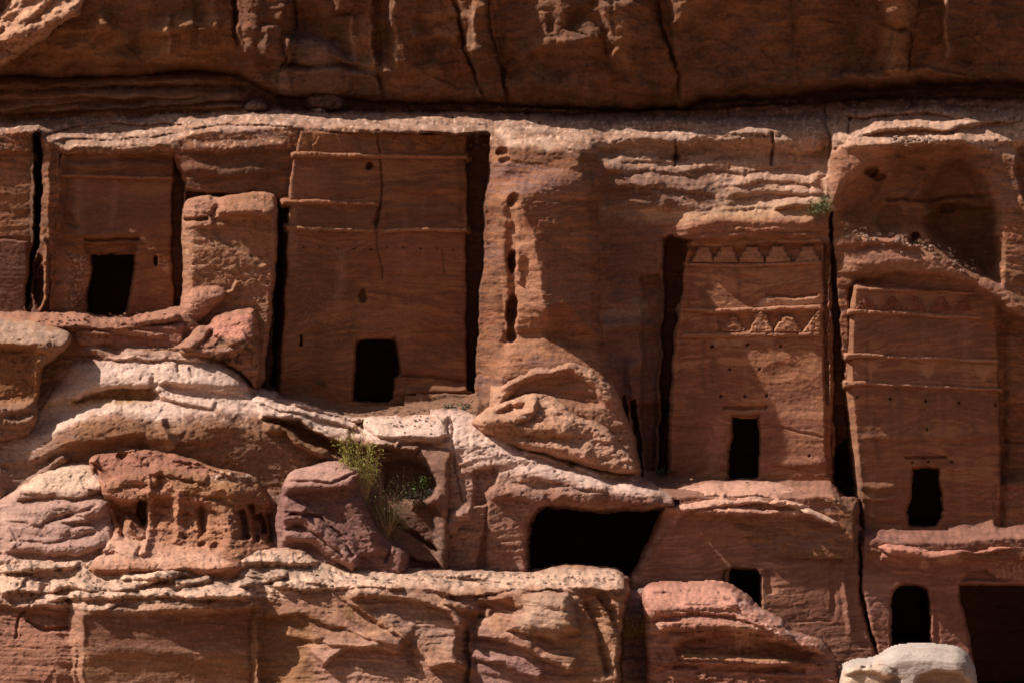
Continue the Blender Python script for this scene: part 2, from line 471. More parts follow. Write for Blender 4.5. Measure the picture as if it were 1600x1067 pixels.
for pts, am, l, r in [([(580, -30), (580, 55), (585, 108)], .35, 30, 6), ([(617, -30), (614, 50), (621, 108)], .4, 8, 40), ([(545, 20), (552, 60), (558, 105)], .35, 25, 8),
                      ([(745, 0), (738, 60), (735, 85)], .3, 10, 25), ([(935, -20), (950, 35), (960, 60), (968, 78), (950, 100)], .55, 6, 60), ([(1478, -20), (1479, 70), (1488, 100)], .4, 10, 26),
                      ([(262, 20), (264, 70), (268, 90)], .25, 14, 8), ([(313, 45), (314, 85)], .25, 8, 14), ([(415, 40), (417, 98)], .3, 10, 24), ([(450, 0), (458, 60), (440, 105)], .4, 24, 6)]:
    U.wall(pts, am * 1.5, l * 1.3, r * 1.3)
U.bulge([(1360, -40), (1372, 10), (1385, 36), (1400, 46), (1422, 44), (1432, 20), (1440, -40)], 1.1, 26)
U.bulge([(1395, 46), (1421, 44), (1421, 104), (1410, 114), (1380, 114)], .6, 18)
U.bulge([(440, 55), (490, 54), (520, 68), (556, 102), (500, 104), (448, 100)], .9, 34); U.bulge([(1040, -60), (1160, -60), (1120, 10), (1080, 40), (1046, 44)], .7, 30); U.bulge([(1290, 118), (1330, 112), (1400, 106), (1450, 104), (1500, 118), (1560, 122), (1400, 126), (1300, 134)], .5, 9); U.bulge([(800, 60), (950, 58), (955, 130), (900, 150), (800, 140)], .3, 40); U.bulge([(700, -60), (760, -60), (784, 110), (740, 112), (722, 60)], .5, 18); U.bulge([(372, -60), (452, -60), (440, 100), (384, 92)], .45, 22)
U.bulge([(436, 104), (520, 102), (556, 106), (590, 120), (598, 150), (540, 152), (430, 142)], .6, 18)
U.dent([(540, 118), (575, 112), (590, 130), (592, 150), (545, 152)], .45, 12)
U.bulge([(520, -30), (560, -30), (556, 10), (545, 22), (520, 22)], .5, 14)
U.dent([(884, 18), (915, 8), (945, 25), (948, 52), (900, 62), (882, 50)], .3, 16)
U.dent([(853, 32), (867, 30), (868, 54), (854, 54)], .2, 5)
U.bulge([(960, 0), (1020, 0), (1034, 46), (1015, 72), (960, 68)], .35, 22)
U.dent([(1034, -30), (1110, -30), (1080, 45), (1045, 50)], -.25, 25)
for pts in [[(30, 62), (90, 48), (140, 42), (180, 28)], [(0, 88), (60, 70), (110, 82), (150, 72)], [(100, 90), (140, 60), (180, 38)], [(640, 58), (690, 50), (720, 62)], [(640, 20), (690, 24), (720, 18)],
            [(800, 92), (860, 66), (900, 62), (948, 52)], [(230, 50), (300, 40), (350, 46)], [(0, 112), (120, 96), (250, 92), (350, 96)], [(1100, 140), (1180, 124), (1240, 130), (1330, 120)],
            [(1430, 100), (1470, 104), (1520, 118), (1600, 112)], [(440, 104), (520, 108), (640, 110), (720, 112)], [(960, 128), (1000, 140), (1060, 146)], [(780, 140), (840, 128), (940, 150)]]:
    U.lip(pts, .35, 26, 5)
U.outline([(-400, -400), (2000, -400), (2000, 120)] + LIP[::-1] + [(-400, 125)], 12, .5, 2.0, 8)
U.strata_colour([(0.15, .07, .042), (0.24, .108, .055), (0.2, .105, .065), (0.28, .13, .06), (0.2, .105, .075)], 60, blotch=.6)
U.paint([(-40, -60), (120, -60), (60, 50), (0, 112), (-40, 110)], (0.46, .27, .155), .6)
U.paint([(40, 30), (330, 20), (350, 110), (10, 110)], (0.33, .165, .065), .6, 30)
U.paint([(450, 55), (555, 60), (600, 120), (590, 150), (430, 150)], (0.27, .185, .14), .7)
U.paint([(160, -60), (360, -60), (350, 40), (180, 60)], (0.27, .14, .085), .5, 30)
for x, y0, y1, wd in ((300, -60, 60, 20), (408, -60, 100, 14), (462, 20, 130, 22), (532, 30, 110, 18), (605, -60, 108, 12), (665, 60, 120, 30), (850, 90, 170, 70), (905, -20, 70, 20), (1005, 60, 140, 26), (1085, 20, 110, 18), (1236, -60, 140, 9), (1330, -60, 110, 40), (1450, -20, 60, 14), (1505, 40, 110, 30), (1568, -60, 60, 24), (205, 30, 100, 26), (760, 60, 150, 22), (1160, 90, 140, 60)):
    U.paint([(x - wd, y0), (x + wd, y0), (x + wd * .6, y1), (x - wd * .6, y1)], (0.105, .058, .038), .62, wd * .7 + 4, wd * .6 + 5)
for x, y0, y1, wd in ((560, 30, 90, 14), (690, 10, 60, 22), (970, 20, 70, 12), (1080, -30, 40, 20), (1390, 50, 110, 12), (1400, -20, 40, 24), (120, 60, 110, 60), (260, 40, 100, 30), (1430, 104, 118, 40), (650, 112, 130, 40)):  # highlights painted on protrusions that lie in shade
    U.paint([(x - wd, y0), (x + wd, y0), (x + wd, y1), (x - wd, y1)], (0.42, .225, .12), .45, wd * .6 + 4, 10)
for x, t, bt in ((580, 40, 108), (618, -10, 108), (550, 25, 90), (738, 10, 90), (950, 0, 70), (1478, 0, 90), (262, 20, 90), (745, 110, 150)):  # lit ridge edges painted as thin pale streaks
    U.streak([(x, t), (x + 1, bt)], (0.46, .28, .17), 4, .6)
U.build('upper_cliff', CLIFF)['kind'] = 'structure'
# unseen roof and left end wall, added to stop sun leaking behind the cliff
V, Fq = [], []
for k in range(0, len(U.xs), 4):
    x_, y_, z_ = place(U.xs[k], U.ys[0], U.h[0, k]); V += [(x_, y_, z_), (x_, 60, z_ + 6)]
for k in range(len(V) // 2 - 1): Fq.append((2 * k, 2 * k + 2, 2 * k + 3, 2 * k + 1))
n0 = len(V); xl = V[0][0]
V += [(xl, 2.0, -2), (xl, 60, -2), (xl, 60, V[0][2]), (xl, 2.0, V[0][2])]; Fq.append((n0, n0 + 1, n0 + 2, n0 + 3))
link_mesh('cliff_light_cap', np.array(V), Fq, ROCK, None, np.tile(np.array(OR), (len(V), 1)), smooth=False)['kind'] = 'structure'

# ---- sunlit spur in the upper left corner
b = Body(-120, 170, -70, 140, 2.0, 5.0, 13)
b.loft([([(-200, -70), (200, -70)], -3.0), ([(-200, 0), (200, 0)], -2.2), ([(-200, 60), (60, 50), (200, 20)], -1.5), ([(-200, 125), (200, 125)], -1.1)])
b.weather(.25, .07, .09, .03, .2, 34, bed=12, tilt=.5)
for pts in ([(0, 60), (40, 52), (80, 30), (128, 4)], [(-40, 84), (10, 62), (50, 40)], [(20, 40), (60, 16), (90, -20)]): b.lip(pts, .35, 14, 5)
b.outline([(-110, 120), (-60, 118), (0, 104), (30, 82), (66, 62), (92, 40), (124, 22), (134, 0), (140, -90), (20, -90), (16, 0), (8, 20), (-40, 40), (-110, 60)], 12, .6, 3.0, 6)
b.strata_colour([(0.42, .235, .135), (0.5, .3, .185), (0.36, .19, .11)], 30, .4)
b.build('cliff_spur')['kind'] = 'structure'

# ---- the main cliff face: bedded foot of the upper cliff, ledge, and the rock the tombs are cut in
C = Body(-60, 1660, 96, 872, 2.0, 3.0, 23, margin=260, coarse=12)
BACK = [(-300, 198), (0, 190), (100, 184), (210, 180), (280, 178), (400, 171), (600, 175), (800, 177), (900, 180), (1000, 173), (1100, 172), (1200, 167), (1290, 163), (1380, 152), (1500, 155), (1900, 156)]
EDGE = [(-300, 212), (0, 206), (60, 205), (75, 222), (100, 232), (200, 232), (262, 226), (300, 208), (380, 204), (455, 198), (620, 203), (730, 206), (790, 222), (850, 228), (925, 236), (980, 280), (1060, 320), (1160, 330), (1290, 320), (1300, 232), (1380, 226), (1500, 222), (1600, 250), (1900, 250)]
C.loft([([(-300, 96), (1900, 96)], -6.0), ([(-300, 130), (0, 122), (360, 118), (430, 152), (1060, 168), (1300, 140), (1900, 124)], -4.6),
        ([(x, y - 2) for x, y in BACK], [(-300, -3.9), (360, -3.9), (460, -4.5), (1100, -4.6), (1300, -4.2), (1900, -4.0)]), (BACK, -3.6),
        ([(x, min(y + 40, e - 4)) if 930 < x < 1300 else (x, y + .6 * (e - y)) for x, y, e in [(x, np.interp(x, *np.array(BACK).T), np.interp(x, *np.array(EDGE).T)) for x in range(-300, 1901, 20)]], [(-300, -1.5), (920, -1.5), (960, -1.5), (1290, -1.5), (1300, -1.5), (1900, -1.5)]),
        (EDGE, -.12), ([(-300, 560), (1900, 560)], .15), ([(-300, 860), (1900, 860)], .5)])
cutm = sst(-6, 8, C.Y - np.interp(C.X, *np.array(EDGE).T))
C.rough = 1.15 - .55 * cutm - .1 * sst(920, 960, C.X) * sst(1300, 1280, C.X) * sst(200, 225, C.Y) * sst(345, 325, C.Y)
C.weather(.2, .035, .035, .014, .05, 70, bed=10)
# beds under the overhang at the left
for pts in ([(-60, 134), (60, 132), (200, 128), (360, 126)], [(-60, 150), (0, 150), (110, 146), (240, 146)], [(0, 164), (60, 160), (140, 152), (230, 148), (330, 142)], [(-60, 172), (100, 170), (240, 160), (370, 150), (420, 158)], [(120, 176), (260, 168), (400, 164)]):
    C.lip(pts, .7, 14, 4)
# stepped beds on the ledge
for pts, am, up in [([(0, 203), (70, 204), (130, 190), (250, 188), (330, 184)], .5, 12), ([(70, 216), (160, 212), (250, 208), (290, 200)], .45, 12), ([(100, 228), (180, 224), (262, 222)], .3, 10),
                    ([(280, 196), (360, 188), (430, 190), (470, 193)], .5, 12), ([(380, 182), (450, 186), (520, 184)], .3, 14), ([(600, 190), (680, 186), (780, 192)], .25, 16),
                    ([(800, 186), (880, 190), (960, 184), (1080, 190), (1180, 196)], .25, 12), ([(920, 196), (1060, 194), (1110, 200), (1230, 208)], .2, 10), ([(1300, 175), (1350, 178), (1450, 172), (1530, 184)], .6, 16),
                    ([(1330, 210), (1400, 196), (1480, 200), (1540, 186), (1620, 180)], .6, 20), ([(1060, 262), (1110, 258), (1160, 266), (1200, 258), (1290, 250)], .16, 30), ([(960, 250), (1010, 246), (1060, 252)], .2, 24), ([(930, 268), (1000, 262), (1090, 270)], .2, 20), ([(940, 290), (1020, 286), (1120, 300)], .22, 22),
                    ([(1130, 304), (1200, 296), (1296, 300)], .18, 22), ([(940, 325), (990, 318), (1050, 322)], .2, 20), ([(1200, 225), (1250, 236), (1290, 228)], .3, 20), ([(1140, 285), (1200, 278), (1290, 282)], .25, 18), ([(1205, 323), (1240, 319), (1290, 318)], .35, 14)]:
    C.lip(pts, am, up, 3)
C.pit(1057, 246, 6, 5, .3); C.pit(980, 215, 10, 3, .2)
for pts in [[(1287, 163), (1292, 195), (1296, 230), (1298, 262)], [(1053, 215), (1056, 240), (1055, 262)], [(1205, 205), (1206, 260)], [(1328, 182), (1327, 212)]]:
    C.crack(pts, .35, 2.6)
# natural rock between T2 and T3: darker hollow below
C.lip([(285, 226), (340, 232), (400, 228), (460, 226)], .22, 12, 4)
C.lip([(280, 262), (350, 268), (450, 262)], .18, 14, 5)
C.stepdown([(284, 292), (330, 300), (440, 308)], -.7, 8)
# --- recesses the facades stand in
C.dent([(-300, 236), (51, 236), (52, 500), (-300, 505)], .25, 4)
C.dent([(52, 206), (66, 206), (64, 300), (62, 380), (54, 400), (48, 470), (43, 486), (38, 470), (44, 400), (54, 372)], 2.0, 4)
C.wall([(78, 206), (76, 300), (76, 380), (82, 430), (84, 470)], .25, 16, 9, taper=.02)
for pts in [[(66, 370), (72, 388), (70, 405), (60, 420), (58, 440)], [(70, 405), (73, 430), (70, 470), (62, 490)], [(50, 400), (44, 430), (42, 486)]]:
    C.wall(pts, .55, 4, 4, taper=.05)
C.pit(60, 440, 10, 42, 1.1)
C.dent([(93, 240), (272, 240), (290, 288), (292, 490), (82, 492), (88, 400), (93, 300)], 1.35, 6)
C.dent([(430, 318), (456, 314), (476, 290), (478, 209), (766, 208), (766, 262), (758, 340), (757, 420), (750, 470), (748, 540), (742, 618), (424, 602)], 1.9, 5)
# pier between T3 and T4: flank that faces the sun, with wind-worn hollows
C.stepright([(762, 180), (758, 260), (752, 420), (738, 640)], .45, 34)
C.wall([(800, 272), (806, 292), (820, 338), (836, 372), (841, 420), (848, 468), (858, 500), (852, 528)], .78, 44, 120, 1.15, .16, 0)
C.crack([(797, 300), (800, 345), (799, 390), (803, 440), (800, 490), (795, 530), (778, 552)], .2, 10)
C.pit(805, 314, 10, 12, .4); C.pit(802, 410, 8, 20, .8); C.pit(801, 486, 10, 28, .9); C.pit(800, 524, 8, 14, .5)
C.wall([(806, 385), (814, 402), (806, 425), (812, 445)], .3, 5, 10)
C.pit(872, 506, 30, 34, .3, 1.0)
C.stepdown([(752, 520), (800, 500), (880, 496), (940, 520), (985, 600)], 1.0, 95, 34)
C.lip([(775, 348), (800, 352)], .15, 12, 3)
C.bulge([(768, 214), (800, 208), (850, 222), (905, 244), (926, 300), (930, 520), (790, 520), (768, 300)], .4, 60)
C.pit(784, 238, 9, 9, .35); C.pit(790, 252, 10, 6, .3)
C.stepright([(890, 216), (905, 250), (915, 330), (918, 440), (922, 520), (940, 600), (975, 690), (992, 760)], -.8, 36, 25)
C.crack([(918, 250), (932, 320), (934, 440), (940, 560)], .16, 3)
# wall left of T4, with its own shallow cut bay
C.lip([(940, 470), (1000, 476), (1032, 474)], .15, 20, 4); C.lip([(940, 510), (990, 505), (1030, 512)], .2, 14, 4)
C.dent([(1000, 432), (1032, 425), (1036, 470), (1026, 740), (995, 735), (1000, 560)], .5, 8)
C.wall([(985, 560), (990, 620), (1002, 700), (1006, 745)], .35, 12, 10)
C.pit(975, 640, 6, 26, .7); C.dent([(984, 625), (992, 622), (1000, 680), (1004, 748), (996, 748), (990, 700)], 1.2, 3)
# T4 recess, arched brow above it
C.lip([(1048, 366), (1080, 352), (1130, 346), (1200, 348), (1292, 346)], .35, 26, 7)
C.lip([(1075, 372), (1130, 366), (1200, 364), (1285, 368)], .3, 12, 4)
C.dent([(1036, 376), (1046, 366), (1072, 372), (1090, 382), (1284, 380), (1294, 384), (1294, 560), (1298, 745), (1026, 745), (1030, 690), (1034, 470)], 1.55, 6)
C.dent([(1296, 330), (1301, 330), (1306, 420), (1316, 540), (1326, 640), (1338, 720), (1340, 775), (1310, 776), (1300, 640), (1298, 540), (1297, 420)], 1.4, 3)
C.dent([(1300, 726), (1306, 702), (1318, 688), (1332, 684), (1348, 720), (1350, 778), (1322, 774), (1301, 752)], 3.5, 4)
# alcove
ALC = [(1306, 338), (1318, 300), (1340, 286), (1352, 268), (1376, 262), (1396, 240), (1412, 231), (1440, 228), (1470, 232), (1492, 222), (1512, 228), (1524, 246), (1526, 262), (1546, 292), (1558, 320), (1560, 360), (1566, 400), (1564, 446), (1530, 440), (1480, 396), (1440, 372), (1400, 362), (1340, 358)]
C.bulge([(1296, 240), (1330, 222), (1400, 218), (1402, 238), (1350, 270), (1312, 310), (1298, 320)], .5, 20)
C.dent(ALC, .75, 38)
C.dent([(1462, 262), (1484, 246), (1508, 246), (1530, 266), (1550, 296), (1560, 330), (1566, 400), (1564, 446), (1520, 432), (1470, 392), (1440, 352), (1452, 330), (1432, 304), (1442, 280)], .9, 24)
C.dent([(1436, 345), (1460, 320), (1500, 318), (1556, 325), (1564, 446), (1510, 420), (1460, 390)], .5, 10)
C.wall([(1362, 320), (1385, 285), (1400, 262), (1404, 240)], .3, 14, 10); C.wall([(1440, 262), (1436, 300), (1420, 316)], .25, 12, 10)
C.crack([(1380, 313), (1440, 312), (1500, 308), (1556, 304)], .3, 3.5)
C.pit(1429, 374, 9, 10, .8); C.pit(1480, 326, 14, 8, .3); C.pit(1392, 345, 22, 26, .4)
C.pit(1360, 268, 12, 10, .7); C.pit(1372, 276, 14, 6, .4)
C.stepright([(1558, 300), (1564, 360), (1564, 450)], .15, 6)
C.dent([(1584, 232), (1600, 226), (1660, 226), (1660, 318), (1604, 318), (1592, 300)], .8, 8)
# slanting rubble rim between alcove and T5
C.lip([(1308, 408), (1330, 412), (1400, 404), (1470, 412), (1520, 430), (1560, 456), (1610, 488), (1660, 510)], .4, 46, 10)
C.lip([(1306, 372), (1350, 376), (1410, 372), (1440, 382)], .3, 14, 5)
# T5 recess
C.dent([(1322, 452), (1336, 436), (1400, 424), (1470, 428), (1510, 438), (1552, 460), (1600, 496), (1660, 520), (1660, 832), (1340, 832), (1338, 700), (1330, 600)], .35, 8); C.dent([(1556, 470), (1600, 500), (1660, 530), (1660, 832), (1552, 832)], .75, 14)
C.dent([(1335, 496), (1575, 500), (1575, 834), (1345, 834)], 1.0, 50)
C.crack([(1562, 690), (1600, 692), (1660, 690)], .2, 3)
# floors in front of the doorways
C.stepdown([(400, 598), (440, 600), (500, 614), (545, 633), (605, 634), (680, 622), (745, 616), (775, 640)], 1.55, 34)
C.stepdown([(1000, 750), (1045, 748), (1138, 753), (1190, 754), (1300, 748), (1345, 785)], 2.6, 28)
C.stepdown([(1338, 818), (1400, 824), (1480, 827), (1562, 818), (1700, 818)], 2.4, 22)
C.stepdown([(-260, 500), (40, 490), (70, 490), (134, 499), (196, 500), (210, 489), (290, 486), (310, 500)], 2.2, 24)
for d in (DOOR2, DOOR3, DOOR4, DOOR5):
    q = np.array(d); C.cut[(C.PX > q[:, 0].min() - 22) & (C.PX < q[:, 0].max() + 22) & (C.PY > q[:, 1].min() - 8) & (C.PY < q[:, 1].max() - 16)] = True
    C.cut[(C.PX > q[:, 0].min() - 4) & (C.PX < q[:, 0].max() + 4) & (C.PY > q[:, 1].min() - 8) & (C.PY < q[:, 1].max() + .5)] = True
C.cut[(C.PX > 806) & (C.PX < 1062) & (C.PY > 780)] = True
C.strata_colour([(0.27, .115, .066), (0.36, .165, .085), BR, (0.385, .185, .095), PU, (0.33, .15, .08)], 34)
led = sst(10, -8, C.Y - np.interp(C.X, *np.array(EDGE).T))[..., None] * (.55 + .4 * fbm(C.X / 40, C.Y / 9, 4, 77))[..., None].clip(0, .9)
C.c = C.c * (1 - led) + np.array((0.44, .31, .225)) * led
C.paint([(-60, 120), (360, 118), (430, 155), (430, 172), (100, 184), (-60, 192)], (0.36, .185, .10), .75, 8)
for q, a in (([(-60, 142), (100, 138), (300, 134), (380, 138)], .5), ([(130, 172), (240, 166), (400, 158), (440, 164)], .7), ([(285, 240), (340, 246), (400, 238), (460, 240)], .5), ([(285, 270), (350, 276), (452, 268)], .35), ([(640, 60), (700, 70), (760, 60)], 0)):  # dark varnish bands, and painted shade of the undercut above the ledge
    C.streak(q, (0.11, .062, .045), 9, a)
C.paint([(430, 150), (1700, 120), (1700, 155), (1290, 163), (1000, 172), (430, 172)], (0.15, .085, .06), .8, 4)  # crevice under the overhang painted dark, as shade
C.paint([(800, 176), (1290, 170), (1290, 215), (1050, 205), (800, 196)], (0.34, .235, .18), .6)
C.paint([(930, 270), (1110, 270), (1120, 320), (940, 330)], (0.24, .125, .09), .6); C.paint([(940, 320), (1040, 320), (1040, 345), (940, 350)], GR, .6)
C.paint([(1130, 225), (1295, 215), (1295, 320), (1160, 318)], (0.48, .31, .21), .6)
C.paint([(1000, 330), (1130, 322), (1292, 318), (1292, 345), (1130, 344), (1010, 352)], (0.52, .36, .21), .6, 8)
C.paint([(1300, 190), (1640, 170), (1640, 235), (1400, 225), (1300, 240)], (0.49, .31, .21), .6)
C.paint([(1040, 355), (1120, 340), (1292, 340), (1292, 368), (1080, 376), (1036, 400)], PK, .65)
C.paint([(1300, 240), (1390, 225), (1390, 250), (1300, 330)], (0.47, .24, .15), .6)
C.paint([(1300, 370), (1430, 375), (1560, 450), (1600, 490), (1500, 440), (1310, 420)], (0.40, .21, .14), .7)
C.paint(ALC, (0.30, .145, .075), .5); C.paint([(1450, 330), (1550, 330), (1560, 440), (1500, 420)], BR, .5)  # inner recess painted darker for its shade
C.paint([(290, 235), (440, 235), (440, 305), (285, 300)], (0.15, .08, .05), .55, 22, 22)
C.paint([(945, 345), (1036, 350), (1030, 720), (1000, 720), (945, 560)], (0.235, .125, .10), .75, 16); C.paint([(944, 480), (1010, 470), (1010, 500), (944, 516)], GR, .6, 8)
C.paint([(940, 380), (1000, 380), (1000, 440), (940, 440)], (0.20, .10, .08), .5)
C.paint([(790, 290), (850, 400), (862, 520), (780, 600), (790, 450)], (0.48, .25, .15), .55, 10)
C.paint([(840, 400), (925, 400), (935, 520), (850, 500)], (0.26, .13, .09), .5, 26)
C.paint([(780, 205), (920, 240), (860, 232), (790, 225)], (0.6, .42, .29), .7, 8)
C.paint([(400, 596), (770, 612), (780, 670), (400, 640)], DI, .9, 8)
C.paint([(1000, 742), (1340, 745), (1345, 780), (1000, 780)], (0.34, .175, .12), .8, 8); C.paint([(1335, 815), (1660, 815), (1660, 860), (1335, 860)], (0.30, .15, .11), .8, 8)
C.paint([(40, 484), (300, 484), (300, 540), (40, 540)], (0.38, .18, .13), .8, 8)
C.paint([(432, 320), (460, 240), (470, 207), (735, 207), (768, 207), (757, 420), (742, 615), (428, 600)], (0.17, .085, .055), .7, 4, 4)  # recess around the big facade painted dark, as deep shade
C.paint([(1034, 372), (1066, 372), (1050, 690), (1028, 690)], (0.17, .08, .055), .7, 4, 4); C.paint([(48, 206), (68, 206), (60, 490), (40, 490)], (.12, .065, .045), .7, 4, 4)  # narrow slots painted dark, as deep shade
C.specks([(-60, 180), (1640, 150), (1640, 230), (930, 230), (-60, 240)], (0.62, .46, .34), .6, 7); C.specks([(930, 200), (1300, 170), (1300, 330), (1000, 330)], (0.55, .38, .27), .4, 9)
C.specks([(-60, 180), (1640, 150), (1640, 230), (930, 230), (-60, 240)], (0.10, .075, .06), .6, 9, .3)
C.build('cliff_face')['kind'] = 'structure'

# ================================================================== ROCK-CUT TOMBS
def on(b, out): return lambda X, Y: b.plane(X, Y) + out
def facade(root, box, poly, h0, batter, seed, pal, R=4, Rd=.12, drop=1.4, door=None, reveal=.5, tilt=0.0, prep=None, colour=None, bed=22, wx=.0):
    b = Body(*box, 1.6, 2.1, seed)
    y0 = max(p[1] for p in poly); xm = sum(p[0] for p in poly) / len(poly)
    b.h += h0 - (y0 - b.PY) / PXM * math.tan(math.radians(batter)) + wx * (b.PX - xm) / PXM
    b.plane = lambda X, Y: h0 - (y0 - Y) / PXM * math.tan(math.radians(batter)) + wx * (X - xm) / PXM
    b.rough[:] = .5
    b.weather(.07, .008, .018, .010, .008, 70, bed=9, tilt=tilt, crease=.014)
    if prep: prep(b)
    b.outline(poly, R, Rd, drop, 4)
    if door: b.hole(door, reveal)
    b.strata_colour(pal, bed, tilt)
    if colour: colour(b)
    rr = np.random.default_rng(seed); q = np.array(poly); xa, ya = q.min(0); xb, yb = q.max(0)
    for k in range(12):
        x = rr.uniform(xa, xb); y = rr.uniform(ya, yb - 60); l = rr.uniform(40, 130)
        b.streak([(x, y), (x + rr.normal(0, 2), y + l * .5), (x + rr.normal(0, 3), y + l)], [(0.12, .062, .042), (0.42, .25, .16)][k % 3 == 2], rr.uniform(4, 14), rr.uniform(.15, .42))
    for k in range(9):
        x = rr.uniform(xa, xb); y = rr.uniform(ya, yb); w_ = rr.uniform(14, 46); h_ = rr.uniform(6, 24)
        b.paint([(x - w_, y - h_), (x + w_, y - h_), (x + w_, y + h_), (x - w_, y + h_)], [(0.15, .08, .055), (0.40, .22, .13), (0.22, .10, .07)][k % 3], rr.uniform(.2, .45), 14, 14)
    f = b.build('facade', CUT, root)
    return b
PAL = [(0.25, .105, .06), (0.34, .155, .08), (0.22, .105, .07), (0.37, .18, .095), (0.30, .14, .085)]
PAL4 = [(0.33, .145, .085), (0.42, .205, .118), (0.29, .13, .085), (0.45, .235, .14), (0.38, .175, .105)]
PAL5 = [(0.30, .135, .085), (0.39, .195, .115), (0.27, .13, .09), (0.41, .215, .12), (0.34, .16, .105)]

PAL, PAL4, PAL5 = [[(r_ * k_, g_ * k_ * .98, b_ * k_ * .88) for r_, g_, b_ in p] for p, k_ in ((PAL, .90), (PAL4, .96), (PAL5, .94))]

# ---- first facade, cut by the left edge of the view
T1 = thing('rock_tomb', -40, 490, 0, 'dark facade with one thin cornice, cut off by the left edge of the photo', 'tomb', 'rock-cut tombs')
def p1(b):
    b.stepdown([(-260, 372), (0, 372), (52, 376)], .22, 4); b.pit(26, 366, 16, 6, .25); b.pit(8, 362, 8, 6, .2)
def c1(b):
    b.paint([(-240, 270), (50, 250), (50, 340), (-240, 350)], (0.36, .19, .08), .5, 20); b.paint([(-240, 376), (50, 376), (45, 490), (-240, 490)], (0.2, .115, .085), .6, 16)
    b.paint([(-240, 206), (55, 206), (55, 240), (-240, 240)], (0.2, .11, .075), .6)
T1b = facade(T1, (-230, 62, 200, 510), [(-222, 208), (51, 208), (52, 300), (50, 380), (42, 440), (38, 498), (-222, 504)], -.15, 2, 101, PAL, wx=-.08, prep=p1, colour=c1)
relief('cornice', [(-222, 245), (0, 244), (53, 244), (53, 250), (0, 250), (-222, 250)], on(T1b, .14), CUT, T1, 4, .1, .3, col=(0.34, .165, .085))

# ---- small tomb with the square doorway
T2 = thing('rock_tomb', 175, 498, 0, 'small weathered facade with a square doorway and two worn cornices, left of the rock pier', 'tomb', 'rock-cut tombs')
def p2(b):
    b.wall([(92, 232), (90, 262), (84, 300), (82, 400), (76, 488)], .35, 6, 14, taper=.02)
    b.dent([(130, 372), (218, 370), (219, 376), (132, 378)], .25, 3)
    b.dent([(128, 380), (214, 382), (216, 392), (208, 398), (134, 398)], .18, 5)
    b.pit(244, 408, 4, 8, .5)
    b.wall([(90, 312), (97, 330), (90, 352), (94, 366)], .2, 5, 10); b.wall([(80, 425), (96, 440), (84, 470)], .16, 6, 14)
    b.dent([(95, 330), (100, 318), (128, 352), (122, 360), (104, 352)], .12, 5)
    b.lip([(92, 252), (150, 258), (200, 254), (274, 256)], .12, 8, 5); b.lip([(86, 366), (160, 366), (220, 368)], .1, 12, 3)
    b.stepright([(270, 236), (268, 300), (270, 485)], -.35, 8)
    b.bulge([(78, 440), (110, 440), (126, 470), (128, 492), (76, 492)], .2, 14)
    b.wall([(110, 395), (122, 430), (126, 480)], .1, 8, 12)
def c2(b):
    b.paint([(88, 248), (276, 250), (276, 262), (88, 260)], (0.14, .09, .065), .7, 5, 6)
    b.paint([(100, 300), (260, 300), (262, 370), (110, 366)], (0.19, .10, .07), .55, 22)
    b.paint([(180, 285), (268, 285), (268, 306), (200, 312)], (0.36, .19, .10), .6); b.paint([(90, 270), (170, 275), (160, 300), (88, 300)], (0.32, .17, .09), .4)
    b.specks([(100, 395), (138, 400), (132, 485), (100, 485)], (0.55, .40, .30), .65, 5, .1)
    b.paint([(80, 395), (110, 395), (108, 488), (74, 488)], (0.42, .235, .13), .45)
T2b = facade(T2, (60, 292, 218, 508), [(96, 234), (274, 236), (274, 262), (270, 300), (268, 400), (272, 490), (205, 492), (200, 500), (132, 500), (128, 492), (74, 490), (78, 440), (82, 400), (84, 330), (86, 300), (92, 262)],
       -.25, 2.5, 103, PAL, wx=-.1, door=DOOR2, prep=p2, colour=c2)
relief('cornice', [(90, 235), (180, 234), (276, 237), (276, 242), (180, 240), (90, 241)], on(T2b, .15), CUT, T2, 3, .08, .4, col=(0.42, .22, .13))
relief('cornice', [(85, 271), (140, 273), (200, 275), (270, 276), (270, 281), (190, 280), (140, 278), (84, 277)], on(T2b, .15), CUT, T2, 3, .08, .4, col=(0.38, .19, .11))
chamber(DOOR2, -.65, 5, T2)

# ---- large tall facade
T3 = thing('rock_tomb', 590, 632, 0, 'broad tall dark facade split by a long vertical crack above its black notched doorway', 'tomb', 'rock-cut tombs')
def p3(b):
    b.crack([(591, 206), (593, 245), (598, 290), (592, 340), (588, 362)], .16, 1.7); b.crack([(588, 360), (592, 395), (598, 438)], .1, 1.5)
    b.dent([(590, 318), (598, 322), (594, 350), (586, 360), (584, 345)], .2, 3)
    b.pit(576, 259, 7, 6, .4); b.dent([(562, 474), (560, 462), (566, 450), (571, 452), (575, 470), (572, 475)], .3, 3)
    b.dent([(468, 524), (473, 523), (472, 541), (467, 541)], .45, 2)
    b.crack([(692, 388), (694, 430)], .08, 2); b.crack([(618, 584), (660, 588), (728, 596)], .16, 3)
    b.lip([(620, 322), (660, 330), (726, 326)], .1, 8, 4); b.lip([(610, 290), (660, 296), (728, 292)], .1, 14, 4); b.dent([(600, 326), (726, 322), (728, 350), (602, 354)], .08, 6)
    b.crack([(440, 520), (520, 524), (550, 520)], .06, 2); b.crack([(600, 432), (728, 430)], .05, 2); b.crack([(625, 520), (728, 518)], .05, 2)
    for x in range(470, 722, 26): b.pit(x + 5, 386 + (x % 5), 1.6, 1.6, .12)
    b.lip([(626, 612), (680, 610), (745, 608)], .3, 10, 4)
    for x in (487, 523, 560, 600, 640, 680): b.wall([(x, 208), (x + 3, 236)], -.06, 6, 5)
